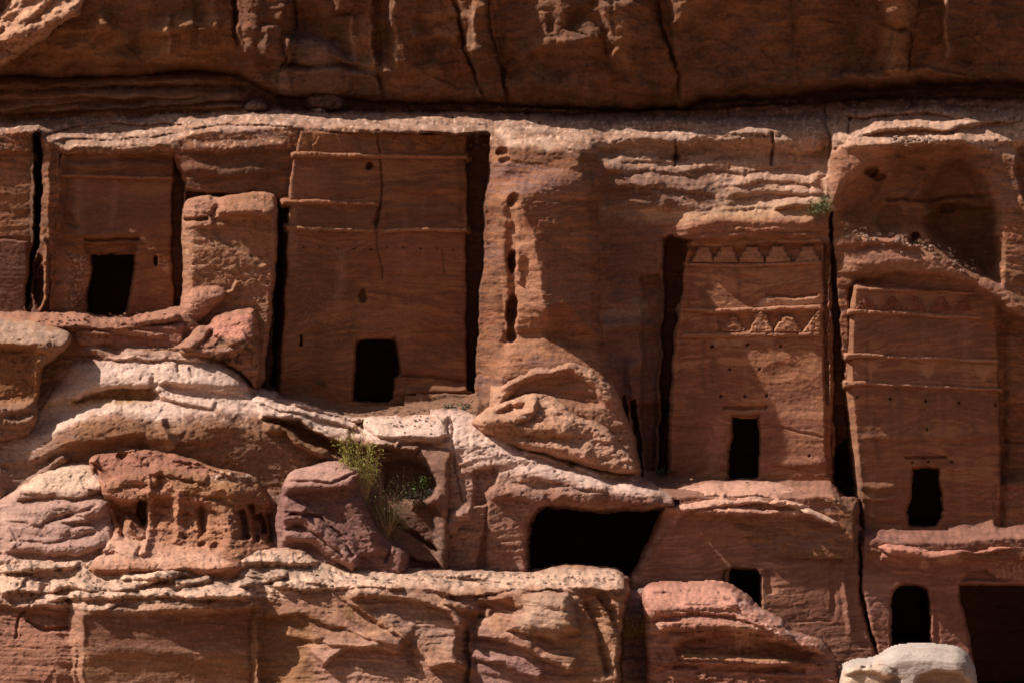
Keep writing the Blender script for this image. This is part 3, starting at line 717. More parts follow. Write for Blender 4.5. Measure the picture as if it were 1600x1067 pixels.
def c3(b):
    b.paint([(470, 210), (590, 212), (600, 238), (466, 240)], (0.40, .20, .10), .4); b.paint([(540, 216), (650, 214), (640, 232), (545, 236)], (0.2, .12, .085), .55, 8)
    b.paint([(500, 255), (560, 252), (570, 300), (480, 304)], (0.22, .115, .075), .4, 20); b.paint([(455, 330), (590, 325), (590, 350), (455, 352)], (0.2, .105, .075), .5, 8)
    b.paint([(600, 318), (726, 316), (728, 350), (600, 352)], (0.18, .10, .075), .55, 8)
    for q in [[(480, 400), (530, 395), (530, 415), (490, 420)], [(450, 450), (530, 440), (560, 460), (500, 490), (455, 490)], [(640, 540), (700, 535), (700, 560), (640, 570)], [(480, 540), (530, 535), (520, 590), (490, 600)]]:
        b.paint(q, (0.17, .085, .058), .6, 18, 14)
    b.paint([(600, 365), (728, 365), (728, 440), (600, 440)], (0.37, .18, .10), .35, 20); b.specks([(470, 450), (560, 450), (560, 540), (470, 540)], (0.46, .31, .22), .4, 5, .35)
T3b = facade(T3, (420, 752, 196, 652), [(470, 205), (590, 207), (728, 209), (730, 300), (728, 420), (729, 610), (750, 616), (740, 645), (430, 645), (436, 590), (444, 480), (449, 400), (450, 330), (452, 316), (456, 250), (462, 243)],
       .15, 3, 105, PAL, door=DOOR3, prep=p3, colour=c3, wx=-.21)
relief('cornice', [(456, 240), (470, 237), (590, 241), (729, 243), (732, 249), (590, 248), (470, 246), (457, 246)], on(T3b, .14), CUT, T3, 3.5, .1, .4, col=(0.42, .21, .12))
relief('cornice', [(442, 313), (500, 312), (560, 316), (592, 316), (592, 321), (540, 322), (500, 320), (442, 320)], on(T3b, .12), CUT, T3, 3.5, .1, .4, col=(0.38, .18, .105))
relief('cornice', [(448, 354), (500, 354), (583, 359), (583, 364), (500, 361), (449, 361)], on(T3b, .12), CUT, T3, 3.5, .1, .4, col=(0.43, .23, .14))
relief('cornice', [(594, 358), (650, 356), (730, 357), (731, 363), (650, 362), (594, 365)], on(T3b, .12), CUT, T3, 3.5, .1, .4, col=(0.43, .23, .14))
relief('lintel', [(545, 513), (580, 516), (614, 513), (614, 518), (580, 521), (546, 519)], on(T3b, .05), CUT, T3, 3, .06, .3, col=(0.36, .18, .10))
for k, (x, wd) in enumerate(((500, 26), (540, 24), (622, 24), (662, 26), (703, 24))):
    relief('merlon', [(x - 4, 212), (x + 5, 212), (x + 6, 222), (x + wd / 2, 224), (x + wd / 2 + 1, 237), (x - wd / 2, 237), (x - wd / 2, 225), (x - 7, 222)], on(T3b, .025), CUT, T3, 3, .05, .25, seed=40 + k, warp=2, col=(0.34, .165, .085))
chamber(DOOR3, -.38, 6, T3)

# ---- tomb with the crow-steps
T4 = thing('rock_tomb', 1165, 752, 0, 'pink facade carved with two rows of stepped merlons above a narrow black doorway', 'tomb', 'rock-cut tombs')
B4 = 4.0
def h4(y): return -.05 - (755 - y) / PXM * math.tan(math.radians(B4))
def p4(b):
    b.dent([(1078, 385), (1180, 384), (1284, 379), (1284, 408), (1180, 412), (1074, 411)], .16, 3); b.dent([(1120, 491), (1200, 490), (1284, 486), (1284, 518), (1120, 520)], .10, 3)
    b.dent([(1127, 635), (1198, 633), (1200, 641), (1128, 642)], .16, 3)
    for x, y in ((1113, 541), (1167, 540), (1220, 540), (1140, 577), (1188, 577), (1127, 619), (1164, 618), (1198, 618), (1264, 713)): b.pit(x, y, 2.4, 2.4, .2)
    b.crack([(1196, 461), (1240, 464), (1278, 460)], .12, 3); b.lip([(1190, 466), (1240, 468), (1282, 462)], .1, 4, 6)
    b.stepright([(1283, 376), (1284, 560), (1290, 746)], -.3, 7, 6)
    b.crack([(1048, 666), (1110, 668), (1118, 690)], .06, 2); b.crack([(1190, 660), (1240, 672), (1290, 684)], .07, 2.5); b.lip([(1200, 720), (1250, 726), (1290, 722)], .08, 14, 3)
    b.stepright([(1131, 640), (1133, 700), (1130, 752)], .05, 3)
    b.wall([(1076, 385), (1066, 480), (1056, 560), (1048, 740)], .22, 9, 12, taper=.02)
    for q in ((1180, 440, 40, 10), (1230, 434, 22, 8), (1160, 436, 16, 6), (1262, 560, 26, 30), (1220, 580, 26, 16)): b.pit(*q, .05)
    b.h += .008 * fbm(b.PX / 14, b.PY / 8, 4, 55)
def c4(b):
    b.paint([(1055, 590), (1120, 590), (1130, 740), (1045, 745)], (0.27, .125, .085), .5, 22); b.paint([(1200, 600), (1290, 640), (1290, 740), (1200, 740)], (0.34, .16, .11), .4, 20)
    b.paint([(1190, 470), (1282, 466), (1282, 480), (1180, 482)], (0.55, .36, .26), .6, 6); b.paint([(1112, 526), (1210, 526), (1205, 536), (1115, 538)], (0.46, .28, .18), .6, 5)
    b.paint([(1110, 655), (1135, 640), (1136, 700), (1118, 740), (1105, 740)], (0.46, .24, .16), .5, 10)
    b.specks([(1050, 400), (1290, 400), (1290, 740), (1050, 740)], (0.24, .11, .08), .4, 8, .3)
T4b = facade(T4, (1020, 1312, 360, 772), [(1084, 376), (1180, 375), (1282, 372), (1299, 380), (1301, 480), (1303, 600), (1299, 690), (1298, 745), (1298, 765), (1036, 765), (1042, 745), (1046, 640), (1054, 528), (1062, 480), (1070, 420), (1076, 384)],
       -.05, B4, 107, PAL4, door=DOOR4, prep=p4, colour=c4, wx=.06)
def h4x(X, Y): return T4b.plane(X, Y)
for poly in ([(1072, 411), (1180, 412), (1282, 407), (1282, 413), (1180, 418), (1072, 416)], [(1062, 480), (1110, 483), (1180, 480), (1284, 475), (1286, 484), (1180, 488), (1110, 490), (1062, 487)],
             [(1057, 521), (1120, 520), (1200, 519), (1282, 518), (1284, 526), (1200, 527), (1120, 529), (1057, 528)]):
    relief('cornice', poly, lambda X, Y: h4x(X, Y) + .12, CUT, T4, 3.5, .1, .4, col=(0.46, .235, .155))
relief('cornice', [(1080, 376), (1130, 378), (1180, 374), (1282, 371), (1284, 378), (1180, 381), (1130, 385), (1078, 384)], lambda X, Y: h4x(X, Y) + .17, CUT, T4, 4, .12, .4, col=(0.45, .27, .19))
def merlon(x, yt, yb, wt, wb, skew, seed, parent, hf, out, col, label=None):
    n = 3; L, Rr = [], []
    for k in range(n):
        ya = yt + (yb - yt) * k / n; yb_ = yt + (yb - yt) * (k + 1) / n
        hw = wt / 2 + (wb - wt) / 2 * (k + .15) / (n - .7)
        L += [(x - hw + skew * (1 - k / n), ya + 1), (x - hw - 1 + skew * (1 - k / n), yb_)]; Rr += [(x + hw + skew * (1 - k / n), ya + 1), (x + hw + 1 + skew * (1 - k / n), yb_)]
    o = relief('merlon', L[::-1] + Rr, lambda X, Y: hf(X, Y) + out, CUT, parent, 2, .06, .3, warp=1.0, step=1.2, seed=seed, col=col)
    if label: o['label'] = label
for k, (x, wd, sk) in enumerate(((1097, 30, 3), (1133, 38, 2), (1174, 38, 1), (1216, 38, 0), (1262, 36, 0))):
    merlon(x, 384, 410, 15, wd, sk, 60 + k, T4, h4x, .10, (0.45, .245, .16))
for k, (poly, out) in enumerate((([(1140, 494), (1152, 494), (1153, 502), (1158, 503), (1159, 511), (1163, 512), (1164, 519), (1128, 519), (1129, 511), (1134, 510), (1135, 502), (1140, 501)], .04),
                                 ([(1178, 490), (1190, 487), (1197, 494), (1200, 504), (1206, 512), (1208, 519), (1172, 519), (1175, 508), (1180, 500)], .10),
                                 ([(1222, 497), (1230, 495), (1240, 497), (1242, 504), (1247, 506), (1249, 512), (1253, 519), (1208, 519), (1213, 512), (1217, 505), (1222, 503)], .10),
                                 ([(1277, 486), (1282, 484), (1283, 519), (1254, 519), (1260, 511), (1266, 503), (1271, 495)], .10))):
    relief('merlon', poly, on(T4b, out), CUT, T4, 2, .06, .3, warp=1.0, step=1.2, seed=70 + k, col=(0.40, .19, .12) if k < 1 else (0.45, .235, .145))
relief('lintel', [(1125, 641), (1160, 643), (1200, 641), (1200, 646), (1160, 648), (1126, 646)], lambda X, Y: h4x(X, Y) + .07, CUT, T4, 3, .06, .3, col=(0.42, .21, .14))
chamber(DOOR4, -.62, 5, T4)

# ---- tomb at the right with three string courses
T5 = thing('rock_tomb', 1445, 822, 0, 'brown facade with three slender sloping cornices above a pot-bellied doorway, below the eroded alcove', 'tomb', 'rock-cut tombs')
B5 = 3.0
def h5(X, Y): return T5b.plane(X, Y)
def p5(b):
    k = np.interp(b.PY, [440, 520, 600, 720, 830], [1338, 1333, 1331, 1343, 1352])
    b.h -= .85 * np.clip((k - b.PX) / 13, 0, 1)
    b.dent([(1411, 711), (1484, 711), (1478, 717), (1414, 717)], .2, 2.5)
    for x, y in ((1340, 620), (1390, 623), (1446, 626), (1498, 629), (1555, 632), (1448, 672), (1425, 722), (1450, 721), (1489, 722)): b.pit(x, y, 2.2, 2.2, .2)
    b.crack([(1336, 688), (1400, 690), (1460, 688), (1510, 694)], .08, 2.5); b.lip([(1334, 682), (1400, 688), (1460, 684), (1560, 680)], .07, 26, 3)
    b.lip([(1340, 758), (1370, 762), (1400, 756)], .08, 8, 3); b.lip([(1342, 776), (1380, 780), (1405, 774)], .08, 8, 3)
    b.dent([(1356, 806), (1420, 814), (1420, 824), (1350, 822)], .06, 6)
    pass
def c5(b):
    b.paint([(1335, 500), (1558, 505), (1560, 535), (1335, 525)], (0.22, .115, .085), .5, 12); b.paint([(1340, 690), (1420, 695), (1418, 820), (1345, 815)], (0.33, .165, .09), .5, 18)
    for x, y0, y1 in ((1366, 458, 482), (1446, 460, 486), (1484, 462, 484), (1360, 566, 592), (1450, 568, 594), (1538, 570, 596), (1400, 460, 476), (1525, 463, 478)):
        b.paint([(x - 16, y0), (x + 16, y0), (x + 8, (y0 + y1) / 2), (x, y1), (x - 7, (y0 + y1) / 2)], (0.43, .235, .135), .8, 3, 5)
    for x in (1390, 1404, 1452, 1474, 1520, 1545): b.streak([(x, 610), (x + 2, 680)], (0.22, .115, .085), 7, .5)
    b.paint([(1342, 455), (1554, 462), (1552, 490), (1342, 482)], (0.30, .145, .085), .6, 6)
    b.paint([(1320, 690), (1344, 690), (1348, 825), (1336, 825)], (0.46, .27, .17), .4, 6)
T5b = facade(T5, (1308, 1582, 440, 842), [(1334, 449), (1350, 450), (1450, 455), (1548, 457), (1556, 468), (1560, 600), (1562, 720), (1564, 838), (1346, 838), (1340, 790), (1334, 720), (1318, 600), (1322, 520), (1328, 470)],
       .1, B5, 109, PAL5, R=3, door=DOOR5, prep=p5, colour=c5, wx=-.22, tilt=.02)
for poly in ([(1326, 486), (1345, 483), (1450, 489), (1556, 494), (1558, 500), (1450, 496), (1345, 490), (1326, 492)], [(1320, 553), (1345, 551), (1400, 555), (1560, 561), (1562, 567), (1440, 563), (1345, 558), (1320, 560)],
             [(1320, 597), (1345, 595), (1400, 599), (1563, 606), (1565, 611), (1440, 606), (1345, 602), (1320, 604)]):
    relief('cornice', poly, lambda X, Y: T5b.plane(X, Y) + .12, CUT, T5, 3, .09, .9, col=(0.45, .24, .155))
relief('cornice', [(1338, 448), (1450, 454), (1552, 457), (1554, 461), (1450, 459), (1338, 453)], lambda X, Y: T5b.plane(X, Y) + .1, CUT, T5, 2.5, .06, .4, col=(0.44, .22, .14))
for k, x in enumerate((1346, 1386, 1422, 1463, 1500, 1538)):
    merlon(x + 8, 462, 486, 8, 34, 0, 80 + k, T5, h5, .045, (0.30, .115, .075))
chamber(DOOR5, -.45, 5, T5)

# ================================================================== LOWER ROCKS
# ---- the slope below the left tombs
M = Body(-60, 770, 478, 912, 1.8, 3.2, 31, margin=240, coarse=12)
MT = [(-300, 486), (30, 489), (50, 493), (110, 489), (150, 499), (200, 500), (240, 489), (290, 486), (330, 520), (404, 606), (470, 628), (545, 650), (620, 651), (700, 643), (706, 642), (780, 642)]
M.loft([(MT, 1.3), ([(-300, 500), (45, 500), (200, 503), (290, 492), (340, 535), (400, 612), (545, 654), (780, 648)], 1.9),
        ([(-300, 540), (60, 545), (118, 552), (200, 550), (310, 553), (345, 563), (400, 616), (545, 654), (600, 650), (780, 648)], 2.25),
        ([(-300, 660), (60, 652), (112, 628), (150, 607), (190, 601), (240, 604), (300, 606), (400, 632), (470, 652), (530, 682), (580, 687), (780, 684)], 3.3),
        ([(-300, 670), (60, 662), (112, 640), (150, 624), (190, 619), (240, 620), (300, 612), (400, 638), (470, 658), (530, 689), (580, 693), (780, 691)], 3.36),
        ([(-300, 712), (0, 716), (40, 712), (60, 692), (100, 668), (135, 652), (180, 642), (240, 656), (300, 650), (345, 642), (400, 654), (440, 678), (510, 722), (560, 728), (600, 714), (780, 710)], [(-300, 4.15), (500, 4.15), (600, 3.8), (780, 3.8)]),
        ([(-300, 736), (0, 740), (40, 738), (100, 694), (180, 668), (240, 680), (345, 668), (400, 678), (440, 702), (510, 742), (600, 732), (780, 730)], [(-300, 4.5), (500, 4.5), (600, 4.1), (780, 4.1)]),
        ([(-300, 800), (780, 800)], 4.65), ([(-300, 920), (780, 920)], 4.8)], .25)
M.rough = 1 - .6 * sst(540, 570, M.X) * sst(690, 710, M.Y)
M.weather(.2, .012, .022, .010, .03, 90, bed=12, tilt=.05)
# red platform in front of the small tomb
M.lip([(46, 500), (90, 503), (130, 500), (196, 504), (240, 496), (284, 490)], .5, 14, 6, .05)
M.lip([(52, 512), (120, 510), (180, 516), (260, 524), (275, 522)], .4, 10, 5)
M.bulge([(112, 522), (135, 514), (165, 516), (184, 526), (180, 540), (120, 540)], .4, 14)
M.lip([(118, 545), (150, 548), (180, 556), (210, 552), (280, 554), (330, 556)], .4, 14, 4)
# pale slab
M.bulge([(64, 640), (84, 602), (112, 572), (122, 560), (200, 556), (310, 558), (345, 568), (382, 588), (402, 612), (330, 604), (240, 604), (190, 601), (150, 608), (112, 626)], .35, 40)
M.lip([(104, 632), (125, 620), (150, 608), (190, 601), (238, 604)], .22, 30, 3, .04)
M.dent([(112, 632), (130, 618), (190, 604), (236, 606), (250, 616), (240, 626), (200, 624), (150, 624), (124, 630)], .35, 4)
M.lip([(236, 592), (280, 596), (330, 602), (400, 614)], .22, 18, 4)
for pts in ([(278, 566), (282, 588)], [(296, 572), (304, 590)], [(196, 604), (198, 624)]): M.crack(pts, .15, 3)
M.lip([(238, 604), (260, 620), (300, 628), (340, 632)], .3, 14, 3)
# face below
M.lip([(40, 716), (60, 690), (100, 668), (135, 652), (180, 640), (200, 646), (235, 656), (250, 660), (270, 652), (300, 640), (345, 636), (395, 646), (430, 668), (480, 700), (510, 722)], .12, 40, 16, .03)
M.wall([(252, 650), (256, 672), (266, 690), (272, 704)], .25, 12, 8)
M.lip([(120, 684), (250, 686), (350, 690)], .1, 18, 3)
M.dent([(0, 724), (40, 722), (120, 690), (230, 676), (240, 720), (200, 700), (150, 720), (40, 770), (0, 790)], .3, 12)
M.lip([(20, 776), (46, 752), (80, 726), (108, 706)], .4, 8, 8)
# slabs in front of the big facade
M.lip([(398, 618), (440, 632), (480, 640), (530, 654), (562, 664)], .5, 14, 4, .04)
M.lip([(404, 648), (430, 645), (470, 652), (500, 674), (520, 686), (545, 690)], .6, 36, 4, .04)
M.dent([(406, 650), (470, 655), (512, 684), (548, 694), (560, 720), (520, 712), (480, 700), (440, 670)], .6, 6)
M.lip([(408, 664), (450, 668), (470, 690), (500, 704), (520, 712)], .5, 8, 5)
M.crack([(405, 616), (460, 637), (530, 652), (566, 664), (572, 676)], .6, 4); M.crack([(574, 642), (570, 655), (566, 664)], .4, 3)
M.bulge([(576, 650), (600, 644), (700, 646), (706, 684), (640, 684), (588, 684), (572, 668)], .5, 18)
M.lip([(576, 684), (620, 685), (700, 684)], .4, 18, 5); M.crack([(705, 644), (702, 668), (708, 690)], .7, 4); M.crack([(738, 648), (720, 664), (708, 682)], .5, 3.5)
M.lip([(570, 690), (600, 692), (625, 700), (660, 702)], .5, 8, 4); M.dent([(570, 693), (624, 700), (660, 704), (655, 712), (600, 706)], .3, 4)
M.wall([(622, 690), (618, 700)], .2, 5, 5)
# hollow with the bush
M.dent([(540, 690), (585, 700), (640, 706), (664, 716), (680, 735), (686, 762), (672, 785), (690, 800), (694, 905), (560, 905), (545, 800)], .9, 16)
M.dent([(596, 720), (640, 716), (672, 728), (686, 755), (676, 782), (640, 786), (600, 770)], .7, 10)
M.lip([(640, 786), (672, 780), (692, 778)], .3, 10, 4); M.crack([(595, 800), (640, 830), (690, 862)], .4, 4); M.lip([(600, 846), (650, 868), (694, 880)], .2, 16, 3)
M.outline([(-500, 486)] + MT[:-1] + [(709, 690), (700, 760), (704, 1100), (-500, 1100)], 8, .35, 1.6, 6)
M.strata_colour([(0.30, .15, .085), OC, (0.26, .14, .09), (0.36, .185, .10), (0.33, .205, .15), (0.29, .15, .10)], 34, .05)
M.c *= 1.0
top = [(60, 640), (112, 570), (200, 553), (320, 556), (420, 612), (545, 650), (745, 640), (745, 690), (600, 692), (500, 680), (420, 650), (330, 640), (250, 660), (180, 642), (100, 670), (40, 716), (0, 716), (0, 690)]  # pale treads, painted paler still to read as sunlit
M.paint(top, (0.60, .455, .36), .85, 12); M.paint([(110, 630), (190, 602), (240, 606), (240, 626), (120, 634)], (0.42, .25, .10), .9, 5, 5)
M.paint([(-60, 484), (290, 484), (320, 540), (180, 545), (40, 540)], (0.40, .195, .125), .75, 8); M.paint([(112, 535), (300, 545), (300, 560), (112, 562)], (0.45, .29, .21), .6)
M.paint([(130, 660), (230, 665), (420, 655), (520, 730), (500, 770), (130, 760)], (0.30, .155, .08), .65, 14); M.paint([(400, 665), (520, 730), (440, 760), (340, 700)], (0.27, .155, .105), .5)
M.paint([(410, 650), (470, 660), (540, 700), (500, 712)], (0.28, .145, .07), .8, 6); M.paint([(-60, 700), (60, 700), (120, 690), (40, 780), (-60, 800)], (0.36, .25, .20), .6)
M.paint([(560, 700), (700, 690), (700, 900), (560, 900)], (0.27, .155, .115), .75, 12); M.paint([(240, 700), (300, 640), (266, 700), (272, 704)], (0.5, .33, .21), .4, 5)
M.specks([(100, 560), (745, 640), (745, 690), (100, 650)], (0.62, .48, .37), .5, 10); M.specks([(120, 560), (400, 570), (400, 615), (150, 605)], (0.32, .2, .17), .4, 9, .3)
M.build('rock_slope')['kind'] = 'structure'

# ---- rock that roofs the low cave
K = Body(672, 1064, 600, 914, 1.7, 2.6, 37)
K.loft([([(600, 650), (745, 640), (790, 652), (830, 690), (880, 706), (950, 728), (1000, 742), (1100, 775)], [(600, 2.3), (706, 2.3), (760, 2.0), (830, 1.6), (1100, 1.6)]), ([(600, 684), (740, 692), (800, 712), (860, 730), (960, 760), (1045, 782)], 3.5), ([(600, 790), (1100, 795)], 4.1), ([(600, 920), (1100, 920)], 4.3)])
K.weather(.16, .025, .035, .012, .04, 80, bed=10, tilt=.12)
K.crack([(705, 644), (707, 690), (712, 740), (722, 790)], .15, 2.5)
pass
K.lip([(690, 832), (704, 816), (722, 802), (740, 800)], .45, 16, 6); K.lip([(698, 830), (720, 828), (742, 832)], .15, 8, 4)
K.dent([(740, 732), (775, 726), (780, 740), (778, 760), (764, 772), (762, 890), (742, 890), (760, 790), (740, 790), (738, 750)], .3, 7)
K.lip([(765, 772), (800, 770), (846, 778), (852, 786)], .3, 20, 5)
K.lip([(815, 704), (840, 706), (895, 724)], .4, 14, 4); K.lip([(890, 724), (930, 736), (975, 738), (1000, 748)], .5, 12, 4)
K.lip([(800, 740), (850, 742), (900, 752), (960, 758)], .25, 18, 5); K.lip([(850, 776), (900, 772), (960, 768), (1010, 766), (1044, 774)], .35, 26, 10)
pass
K.outline([(690, 920), (692, 830), (690, 800), (687, 740), (686, 705), (672, 700), (672, 640), (706, 640), (740, 646), (790, 668), (812, 694), (850, 704), (895, 714), (940, 728), (985, 738), (1020, 756), (1054, 774), (1052, 789), (1000, 795), (940, 795), (885, 788), (852, 786), (836, 800), (826, 815), (822, 840), (824, 920)], 9, .4, 2.2, 5)
K.strata_colour([(0.36, .20, .14), (0.44, .28, .20), (0.32, .19, .15), (0.40, .22, .14), (0.47, .32, .24)], 26, .1)
K.paint([(660, 640), (745, 640), (830, 700), (1045, 775), (1000, 775), (850, 745), (720, 720)], (0.60, .45, .36), .85, 12); K.paint([(735, 735), (830, 770), (830, 890), (740, 890)], (0.33, .165, .105), .6, 14)  # top slope painted paler to read as sunlit
K.paint([(850, 770), (1040, 776), (1000, 795), (860, 790)], (0.27, .12, .075), .7, 6); K.paint([(690, 830), (740, 840), (740, 890), (690, 890)], (0.33, .19, .14), .5)
K.specks([(690, 650), (1000, 740), (860, 760), (700, 740)], (0.62, .47, .37), .5, 9, .2)
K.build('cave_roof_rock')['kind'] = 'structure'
cv = chamber([(826, 786), (1046, 786), (1046, 918)], 1.4, 9, None, 24, 0, 4, 'cave', (0.2, .1, .065), 'structure')

# ---- lower tomb with its own little doorway
T6 = thing('rock_tomb', 1165, 945, 3, 'lower brown facade with a small square doorway, right of the wide dark cave', 'tomb', 'rock-cut tombs')
DOOR6 = [(1140, 888), (1150, 886), (1182, 887), (1190, 898), (1192, 950), (1132, 950), (1136, 910)]
b = Body(968, 1390, 744, 1100, 1.7, 2.2, 111)
b.loft([([(900, 775), (1045, 772), (1060, 760), (1100, 752), (1200, 754), (1300, 770), (1345, 800), (1400, 830)], 1.3), ([(900, 790), (1075, 796), (1120, 790), (1180, 786), (1240, 792), (1300, 812), (1342, 826), (1400, 836)], 2.9), ([(900, 1100), (1400, 1100)], 3.9)])
b.rough = .3 + .7 * sst(812, 790, b.Y)
b.h -= .11 * (b.PX - 1165) / PXM
b.weather(.14, .03, .035, .012, .05, 60, bed=10, tilt=.05)
b.lip([(1062, 800), (1080, 786), (1130, 780), (1190, 776), (1250, 782), (1290, 786)], .5, 18, 5, .04); b.lip([(1075, 798), (1140, 798), (1200, 800), (1262, 802), (1310, 822)], .4, 10, 5, .05)
b.lip([(1060, 770), (1120, 766), (1200, 768), (1288, 774)], .35, 10, 4); b.lip([(1200, 778), (1250, 790), (1290, 808), (1330, 826)], .4, 14, 4)
b.wall([(1046, 790), (1022, 838), (1000, 872), (988, 905)], -.4, 10, 16)
b.wall([(1302, 832), (1301, 900), (1303, 970)], -.07, 7, 6, taper=.2); b.wall([(1318, 826), (1318, 900), (1330, 1000)], .12, 8, 10)
b.lip([(1080, 828), (1200, 832), (1300, 826)], .07, 16, 4); b.wall([(1128, 912), (1136, 888)], -.2, 5, 5); b.wall([(1196, 890), (1206, 930)], -.08, 8, 12)
b.crack([(1240, 970), (1270, 968), (1300, 970)], .04, 2); b.crack([(1342, 850), (1346, 940), (1350, 960)], .3, 3)
b.outline([(984, 920), (990, 900), (1002, 880), (1018, 845), (1032, 815), (1040, 790), (1034, 766), (1062, 758), (1100, 752), (1200, 753), (1292, 772), (1330, 806), (1343, 826), (1346, 930), (1352, 965), (1366, 1010), (1376, 1050), (1384, 1120), (984, 1120)], 7, .3, 2.0, 5)
b.hole(DOOR6, .6)
b.strata_colour([(0.32, .145, .095), (0.40, .20, .12), (0.28, .13, .09), (0.42, .22, .14), (0.35, .17, .11)], 22, .06)
b.paint([(1040, 752), (1300, 752), (1345, 826), (1262, 800), (1075, 798), (1020, 850), (990, 905), (985, 890)], (0.50, .30, .215), .75, 7); b.paint([(1180, 784), (1280, 790), (1330, 822), (1280, 812)], (0.58, .42, .31), .6, 6)
b.paint([(1070, 806), (1300, 815), (1300, 850), (1060, 850)], (0.37, .2, .105), .5, 12); b.paint([(1230, 830), (1345, 830), (1345, 1000), (1240, 960)], (0.27, .125, .085), .5, 20)
b.build('facade', CUT, T6)
chamber(DOOR6, 2.2, 5, T6)

# ---- tomb with arched opening, lower right
T7 = thing('rock_tomb', 1460, 1012, 3, 'low facade with an arched doorway and a broad dark opening under a red ledge', 'tomb', 'rock-cut tombs')
DOOR7 = [(1390, 1015), (1390, 934), (1393, 922), (1401, 914), (1412, 910), (1430, 910), (1442, 914), (1450, 922), (1453, 936), (1455, 1015)]
OPEN7 = [(1497, 911), (1600, 911), (1672, 911), (1672, 1110), (1521, 1110), (1517, 1030), (1510, 980), (1500, 940)]
b = Body(1336, 1690, 826, 1100, 1.7, 2.2, 113, margin=0)
b.loft([([(1300, 836), (1400, 832), (1700, 826)], 1.2), ([(1300, 850), (1400, 858), (1480, 866), (1560, 858), (1700, 850)], 2.6), ([(1300, 1100), (1700, 1100)], 3.0)])
b.rough = .4 + .6 * sst(880, 860, b.Y)
b.h -= .1 * (b.PX - 1480) / PXM
b.weather(.12, .02, .03, .012, .04, 60, bed=10)
b.bulge([(1350, 840), (1420, 838), (1500, 842), (1600, 836), (1690, 834), (1690, 862), (1580, 858), (1530, 866), (1460, 874), (1390, 868)], .5, 14)
b.lip([(1370, 866), (1440, 874), (1500, 866), (1510, 862)], .3, 14, 5); b.lip([(1515, 862), (1560, 858), (1600, 862), (1690, 860)], .35, 14, 5)
b.pit(1533, 858, 18, 6, .25); b.dent([(1500, 908), (1508, 893), (1540, 887), (1556, 900), (1600, 908)], .3, 6)
b.dent([(1352, 866), (1380, 890), (1380, 900), (1350, 900)], .12, 8); b.wall([(1460, 925), (1464, 1010)], -.07, 5, 6)
b.outline([(1344, 842), (1400, 836), (1500, 838), (1600, 832), (1700, 828), (1700, 1120), (1390, 1120), (1372, 1030), (1358, 970), (1348, 930), (1345, 870)], 6, .25, 2.0, 5)
b.hole(DOOR7, .55); b.hole(OPEN7, .9); T7b = b
b.strata_colour([(0.32, .14, .10), (0.40, .19, .125), (0.29, .13, .095), (0.37, .175, .115)], 24)
b.paint([(1345, 836), (1690, 830), (1690, 860), (1500, 868), (1400, 872)], (0.48, .225, .155), .7, 7); b.specks([(1540, 862), (1690, 860), (1690, 905), (1560, 905)], (0.5, .33, .22), .6, 6, .1)
b.paint([(1440, 872), (1510, 866), (1500, 876), (1440, 884)], (0.52, .34, .24), .5, 5); b.paint([(1345, 900), (1390, 900), (1390, 960), (1350, 960)], (0.37, .24, .19), .35, 14)
b.build('facade', CUT, T7)
chamber(DOOR7, 1.9, 5, T7, 18)
chamber(OPEN7, 1.55, 7, T7, 22)

# ---- boulders and free-standing rocks (one object each)
def rock(name, label, cat, box, outline, lofts, pal, seed, R=14, Rd=None, drop=2.2, warp=2.2, w=dict(), shape=None, paint=None, bed=22, tilt=0.0, group=None, mat=None, step=1.7):
    r = Body(*box, step, warp, seed)
    if np.isscalar(lofts): r.h += lofts
    else: r.loft(lofts)
    r.weather(**{**dict(big=.15, strata=.016, mid=.03, fine=.011, facet=.07, fs=40, bed=11), **w})
    if shape: shape(r)
    r.outline(Body.soften(outline, 2), R, Rd, drop)
    r.strata_colour(pal, bed, tilt)
    if paint: paint(r)
    o = r.build(name, mat or ROCK)
    tag(o, label, cat, group)
    return r

def s(r):
    r.crack([(286, 344), (310, 344), (326, 340)], .4, 3.5); r.wall([(330, 306), (342, 318), (328, 340)], -.25, 6, 8)
    r.lip([(336, 332), (345, 326), (400, 328), (430, 336)], .35, 20, 5); r.lip([(286, 352), (330, 350), (360, 352)], .12, 10, 3)
    r.dent([(330, 340), (344, 338), (425, 340), (428, 410), (405, 418), (380, 398), (352, 386), (334, 368)], .16, 4)
    r.bulge([(284, 520), (286, 470), (300, 450), (340, 448), (352, 456), (350, 470), (330, 490), (300, 515)], .5, 18); r.wall([(372, 438), (362, 456), (352, 458)], .2, 5, 5)
    r.wall([(290, 312), (287, 400), (284, 480)], -.3, 3, 14, taper=.02); r.h -= .05 * (r.PX - 360) / PXM
def c(r):
    r.paint([(286, 306), (345, 308), (340, 345), (286, 345)], (0.45, .235, .16), .6); r.paint([(345, 345), (430, 342), (428, 410), (380, 400)], (0.38, .2, .105), .5); r.paint([(284, 450), (350, 450), (330, 500), (284, 520)], (0.45, .235, .17), .6)
    r.specks([(286, 345), (350, 380), (430, 420), (350, 440), (288, 440)], (0.55, .38, .25), .45, 8, .15)
rock('rock_pier', 'free-standing rectangular rock pier with a rounded top, left of the broad cracked facade', 'rock pier', (272, 446, 290, 620),
     [(287, 320), (300, 308), (328, 306), (344, 311), (358, 305), (395, 301), (424, 300), (434, 308), (433, 360), (430, 420), (424, 490), (415, 560), (410, 612), (330, 612), (280, 540), (284, 480), (286, 455), (289, 430), (286, 390)],
     [([(270, 300), (450, 296)], .35), ([(270, 330), (450, 332)], .85), ([(270, 612), (450, 612)], 1.5)], [(0.33, .165, .095), (0.39, .2, .11), (0.36, .19, .12), (0.30, .15, .09)], 201, 8, .35, shape=s, paint=c, w=dict(facet=.03, strata=.010, mid=.03))

